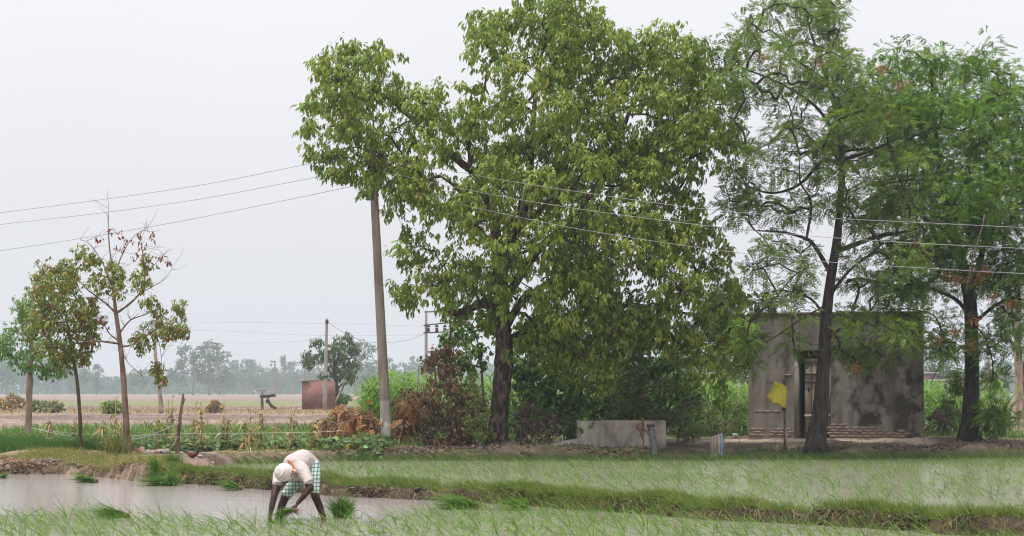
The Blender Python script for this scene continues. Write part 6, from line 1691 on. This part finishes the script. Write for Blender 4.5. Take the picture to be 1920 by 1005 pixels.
# ------------------------------------------------------------------ dried maize stalks in a row
def dry_stalk(px, base, top, green, kind, lean=0.0):
    Y = 43.4 + rng.uniform(-0.3, 0.5)
    a = W(px, base, Y); a[2] = float(H(a[0], a[1])) - 0.02; b = W(px + lean, top, Y)
    t = thing('maize_stalk', a, kind, 'maize stalk', 'dried maize stalks along the field edge')
    h = b[2] - a[2]
    mb = MB(); mid_ = (a + b) / 2 + rng.normal(0, 0.02, 3); mb.tube([a, mid_, b], [0.02, 0.017, 0.009], 6, (0.3, 0.22, 0.12)); mb.build('stalk', M['stalk'], t)
    for k in range(int(9 + rng.integers(0, 5))):
        q = rng.uniform(0.15, 0.85); p = a + (b - a) * q; n = 3
        an = rng.uniform(0, 6.28); D = np.array([[math.cos(an) * .24, math.sin(an) * .2, 0.38]]).repeat(n, 0) + rng.normal(0, .15, (n, 3))
        mb = MB(); c = jit((0.17, 0.21, 0.07) if rng.random() < green else (0.38, 0.285, 0.155), n, 0.32)
        blades(mb, p[None].repeat(n, 0) + rng.normal(0, .01, (n, 3)), D, np.array([[math.cos(an) * .15, 0, -1.5]]).repeat(n, 0) + rng.normal(0, .2, (n, 3)), rng.uniform(0.2, 0.42, n), rng.uniform(0.03, 0.06, n), c, 5)
        mb.build('leaf', M['dry'], t)
    if rng.random() < 0.6:
        mb = MB(); n = 7; blades(mb, b[None].repeat(n, 0), rng.normal(0, .4, (n, 3)) + [0, 0, 1], rng.normal(0, .3, (n, 3)), 0.14, 0.012, jit((0.36, 0.27, 0.15), n, .2), 2); mb.build('tassel', M['dry'], t)
M['stalk'] = rough_mat('straw_stalk', [(0.22, 0.16, 0.08), (0.36, 0.27, 0.15)], (10, 10, 10), 0.8, 0.2)
STK = [(90, 822, 770, 0.1, 4), (136, 815, 770, 0.5, 2), (193, 820, 782, 0.3, -2), (214, 826, 752, 0.6, 3), (221, 835, 780, 0.3, 0), (298, 832, 760, 0.7, -2), (312, 836, 758, 0.4, 4), (322, 830, 746, 0.2, 2), (362, 836, 758, 0.1, 6), (374, 836, 760, 0.2, 3), (380, 842, 772, 0.1, -3),
       (418, 836, 762, 0.4, 2), (424, 832, 775, 0.1, 4), (468, 848, 768, 0.2, 1), (460, 838, 780, 0.1, -4), (489, 840, 765, 0.2, 3), (512, 842, 790, 0.1, 1), (545, 836, 766, 0.5, 0), (586, 838, 776, 0.3, 2), (471, 845, 790, 0.3, -3), (548, 840, 780, 0.4, 3)]
STK.sort()
for i, (px, bs, tp, gr, ln) in enumerate(STK):
    dsc = 'mostly green' if gr > 0.45 else 'half green' if gr > 0.25 else 'straw coloured'
    dry_stalk(px, bs, tp, gr, f'{dsc} drooping maize stalk, {ORD[i]} from the left along the field edge', ln)

# ------------------------------------------------------------------ stakes, rope, rubbish on the bank
t = thing('fence_stake', W(337, 851, 40.5), 'dark crooked wooden stake in the row of dry maize stalks', 'stake')
limb(t, 'stake_shaft', [(332, 855), (334, 820), (338, 780), (341, 760), (344, 738)], [0.05, 0.045, 0.04, 0.035, 0.025], 40.5, M['bark_red'], 8)
mb = MB(); mb.tube([W(341, 762, 40.5), W(345, 752, 40.5), W(347, 746, 40.5)], [0.025, 0.02, 0.01], 6); mb.build('side_stub', M['bark_red'], t)
t = thing('fence_stake', W(628, 830, 47.0), 'forked bamboo stake with a vine at its foot beside the withered branches', 'stake')
limb(t, 'stake_shaft', [(627, 835), (630, 780), (631, 748)], [0.04, 0.036, 0.03], 47.0, M['bark_red'], 8)
limb(t, 'fork', [(631, 752), (640, 732), (649, 712)], [0.032, 0.028, 0.03], 47.0, M['bark_pale'], 8)
limb(t, 'fork', [(631, 752), (626, 738), (623, 728)], [0.026, 0.02, 0.012], 47.0, M['bark_red'], 7)
t = thing('climbing_vine', W(625, 838, 46.6), 'dark leafy vine climbing the forked stake', 'vine')
mb = MB(); spray_leaves(mb, puffs([(622, 815, 10, 12), (628, 832, 14, 10), (615, 828, 8, 8), (634, 820, 8, 10), (620, 795, 5, 8)], 46.7, 0.15, 3), 0.2, 10, 4, 0.12, 0.1, dk, twig=False, tipw=0.6); setp(mb.build('foliage', M['leaf'], t), kind='stuff')
M['rope'] = rough_mat('white_plastic_rope', [(0.42, 0.42, 0.40), (0.55, 0.55, 0.53)], (20, 20, 20), 0.6, 0)
def rope(label, rows, r, Y):
    P = smooth_path([W(a, b, Y + (c[0] if c else 0)) for a, b, *c in rows], 6)
    mb = MB(); mb.tube(P, r, 6); setp(mb.build('rope', M['rope'], None, smooth=True, loc=P[0]), label, 'rope', 'white cords round the field edge')
rope('taut white cord running along the green strip past the wooden stake', [(58, 803), (140, 813), (232, 817), (340, 813), (480, 812), (600, 810), (640, 807)], 0.0055, 40.9)
rope('thicker white rope looping from the half bare tree up to the wooden stake', [(247, 824), (270, 820), (300, 809), (320, 800), (336, 792)], 0.011, 40.2)
rope('white rope slanting from the wooden stake down to the heap of rags', [(333, 818), (326, 832), (318, 842), (310, 847)], 0.010, 40.2)
rope('short white cord lying left of the half bare tree above the tussock', [(186, 829), (200, 829), (215, 828), (228, 828)], 0.010, 40.2)
rope('white cord sagging from the pale peeling trunk', [(70, 805), (100, 812), (125, 816), (140, 822)], 0.008, 41.5)
M['rag_pink'] = rough_mat('faded_pink_rag', [(0.30, 0.19, 0.16), (0.46, 0.34, 0.30)], (8, 8, 8), 0.9, 0.5)
M['rag_red'] = rough_mat('brick_red_rag', [(0.22, 0.075, 0.05), (0.30, 0.12, 0.09)], (8, 8, 8), 0.9, 0.5)
M['rag_grey'] = rough_mat('dusty_grey_stone', [(0.28, 0.26, 0.24), (0.42, 0.39, 0.37)], (8, 8, 8), 0.9, 0.5)
for px, py, rx, rz_, mm, lab in ((262, 844, 0.10, 0.10, 'rag_red', 'brick red lump nearest the half bare tree foot'), (267, 838, 0.07, 0.12, 'rag_pink', 'pale pink rag bunched behind the brick red lump'), (278, 846, 0.12, 0.07, 'rag_grey', 'grey stone between the pink rag and the round pale stone'), (285, 848, 0.11, 0.07, 'rag_pink', 'round pale pinkish stone in the middle of the heap'), (300, 850, 0.14, 0.06, 'rag_pink', 'long low pinkish rag with a dark hollow'), (303, 846, 0.06, 0.04, 'black_pipe', 'small black lump on the long pinkish rag'), (272, 852, 0.12, 0.05, 'rag_pink', 'flat pinkish rag in front of the grey stone'), (312, 848, 0.07, 0.07, 'rag_grey', 'small grey stone at the end of the white rope'), (374, 862, .08, .04, 'rag_pink', 'small pinkish clod under the bird'), (395, 856, .1, .04, 'rag_pink', 'pale clod right of the bird')):
    Y = 39.6; c = W(px, py, Y); c[2] = float(H(c[0], Y)) + rz_ * 0.5
    mb = MB(); mb.ball(c, (rx, 0.1, rz_), 14, 9, rough=0.09)
    setp(mb.build('rubble_lump', M[mm], None, smooth=True, loc=c), lab, 'rubble', 'rags and stones on the left bank')
Y = 38.6; c = W(180, 859, Y)
t = thing('plastic_pipe', c, 'short black plastic pipe lying on the bank below the slim curved tree', 'pipe')
mb = MB(); a, b = W(168, 857, Y), W(194, 861, Y); mb.tube([a, b], 0.085, 14, cap=False); mb.tube([b, a], 0.075, 14, cap=True); mb.build('pipe_wall', M['black_pipe'], t, smooth=True)
mb = MB(); mb.tube([W(187, 868, Y - .3), W(196, 871, Y - .3), W(206, 872, Y - .3)], [0.05, 0.055, 0.03], 8); mb.build('torn_end', M['black_pipe'], t, smooth=True)
mb = MB(); c = W(204, 874, Y - .4); mb.ball(c, (0.05, 0.04, 0.04), 8, 6, rough=0.15); setp(mb.build('paper_scrap', M['rope'], None, loc=c), 'white scrap beside the torn black pipe end on the bank', 'litter')
mb = MB(); c = W(1378, 815, 49.5); mb.ball(c, (0.09, 0.06, 0.04), 8, 6, rough=0.15); setp(mb.build('paper_scrap', M['rope'], None, loc=c), 'white scrap on the ground left of the shed corner', 'litter')
# squash blossoms
M['petal'] = rough_mat('yellow_petal', [(0.72, 0.46, 0.02), (0.8, 0.58, 0.04)], (9, 9, 9), 0.6, 0)
for px, py, lab in ((581, 838, 'yellow blossom in the squash leaves above the man'), (651, 839, 'larger yellow blossom beside the rust orange branches'), (655, 836, 'upper yellow blossom beside the rust orange branches'), (592, 844, 'small low yellow blossom right above the man')):
    Y = 43.6; c = W(px, py, Y); a = np.linspace(0, 6.28, 6)[:5]
    mb = MB(); leaves(mb, np.tile(c, (5, 1)), np.stack([np.cos(a), -0.5 + 0 * a, np.sin(a) + .3], 1), np.tile([0, -1.0, 0.3], (5, 1)), 0.07, 0.06, np.tile([.7, .5, .03], (5, 1)))
    setp(mb.build('squash_blossom', M['petal'], None, loc=c), lab, 'flower', 'yellow squash blossoms')

# ------------------------------------------------------------------ crow pheasant on the bank
M['feather_black'] = rough_mat('black_feathers', [(0.012, 0.013, 0.018), (0.03, 0.03, 0.036)], (30, 30, 30), 0.5, 0.3)
M['feather_chestnut'] = rough_mat('chestnut_feathers', [(0.12, 0.035, 0.018), (0.22, 0.075, 0.035)], (30, 30, 30), 0.6, 0.4)
Yb = 38.4
g0 = W(364, 857, Yb); g0[2] = max(0.2, float(H(g0[0], Yb)))
dz = g0[2] - W(364, 857, Yb)[2]
def BP(px, py, dy=0.0): return W(px, py, Yb + dy) + [0, 0, dz]
bird = thing('bird', g0, 'black bird with chestnut wings standing on the left bank', 'bird')
mb = MB(); chain(mb, [BP(354, 846), BP(361, 849), BP(368, 846)], [0.045, 0.075, 0.055], 12); chain(mb, [BP(368, 846), BP(371, 842)], [0.045, 0.035], 10); chain(mb, [BP(371, 841.5), BP(372, 841.5)], [0.038, 0.034], 10); capsule(mb, BP(372, 842), BP(375.3, 843), 0.014, 0.004, 8)
chain(mb, [BP(356, 847), BP(348, 843), BP(342, 840.5)], [0.035, 0.026, 0.028], 8)
fuse(mb, 'body', M['feather_black'], bird, 0.006, 4)
for sg in (-1, 1):
    mb = MB(); mb.ball(BP(360, 847.5, sg * 0.055), (0.10, 0.028, 0.055), 14, 9); mb.tube([BP(357, 848, sg * .05), BP(350, 846, sg * .03)], [0.035, 0.01], 8); mb.build('wing', M['feather_chestnut'], bird, smooth=True)
    mb = MB(); mb.tube([BP(363, 851, sg * .025), BP(363.5, 854, sg * .03), BP(363, 858, sg * .03)], [0.014, 0.008, 0.007], 6); [mb.tube([BP(363, 857.6, sg * .03), BP(363 + dx, 858, sg * .03 - 0.02)], 0.005, 5) for dx in (-1.5, 1.2, 2)]; mb.build('leg', M['feather_black'], bird)
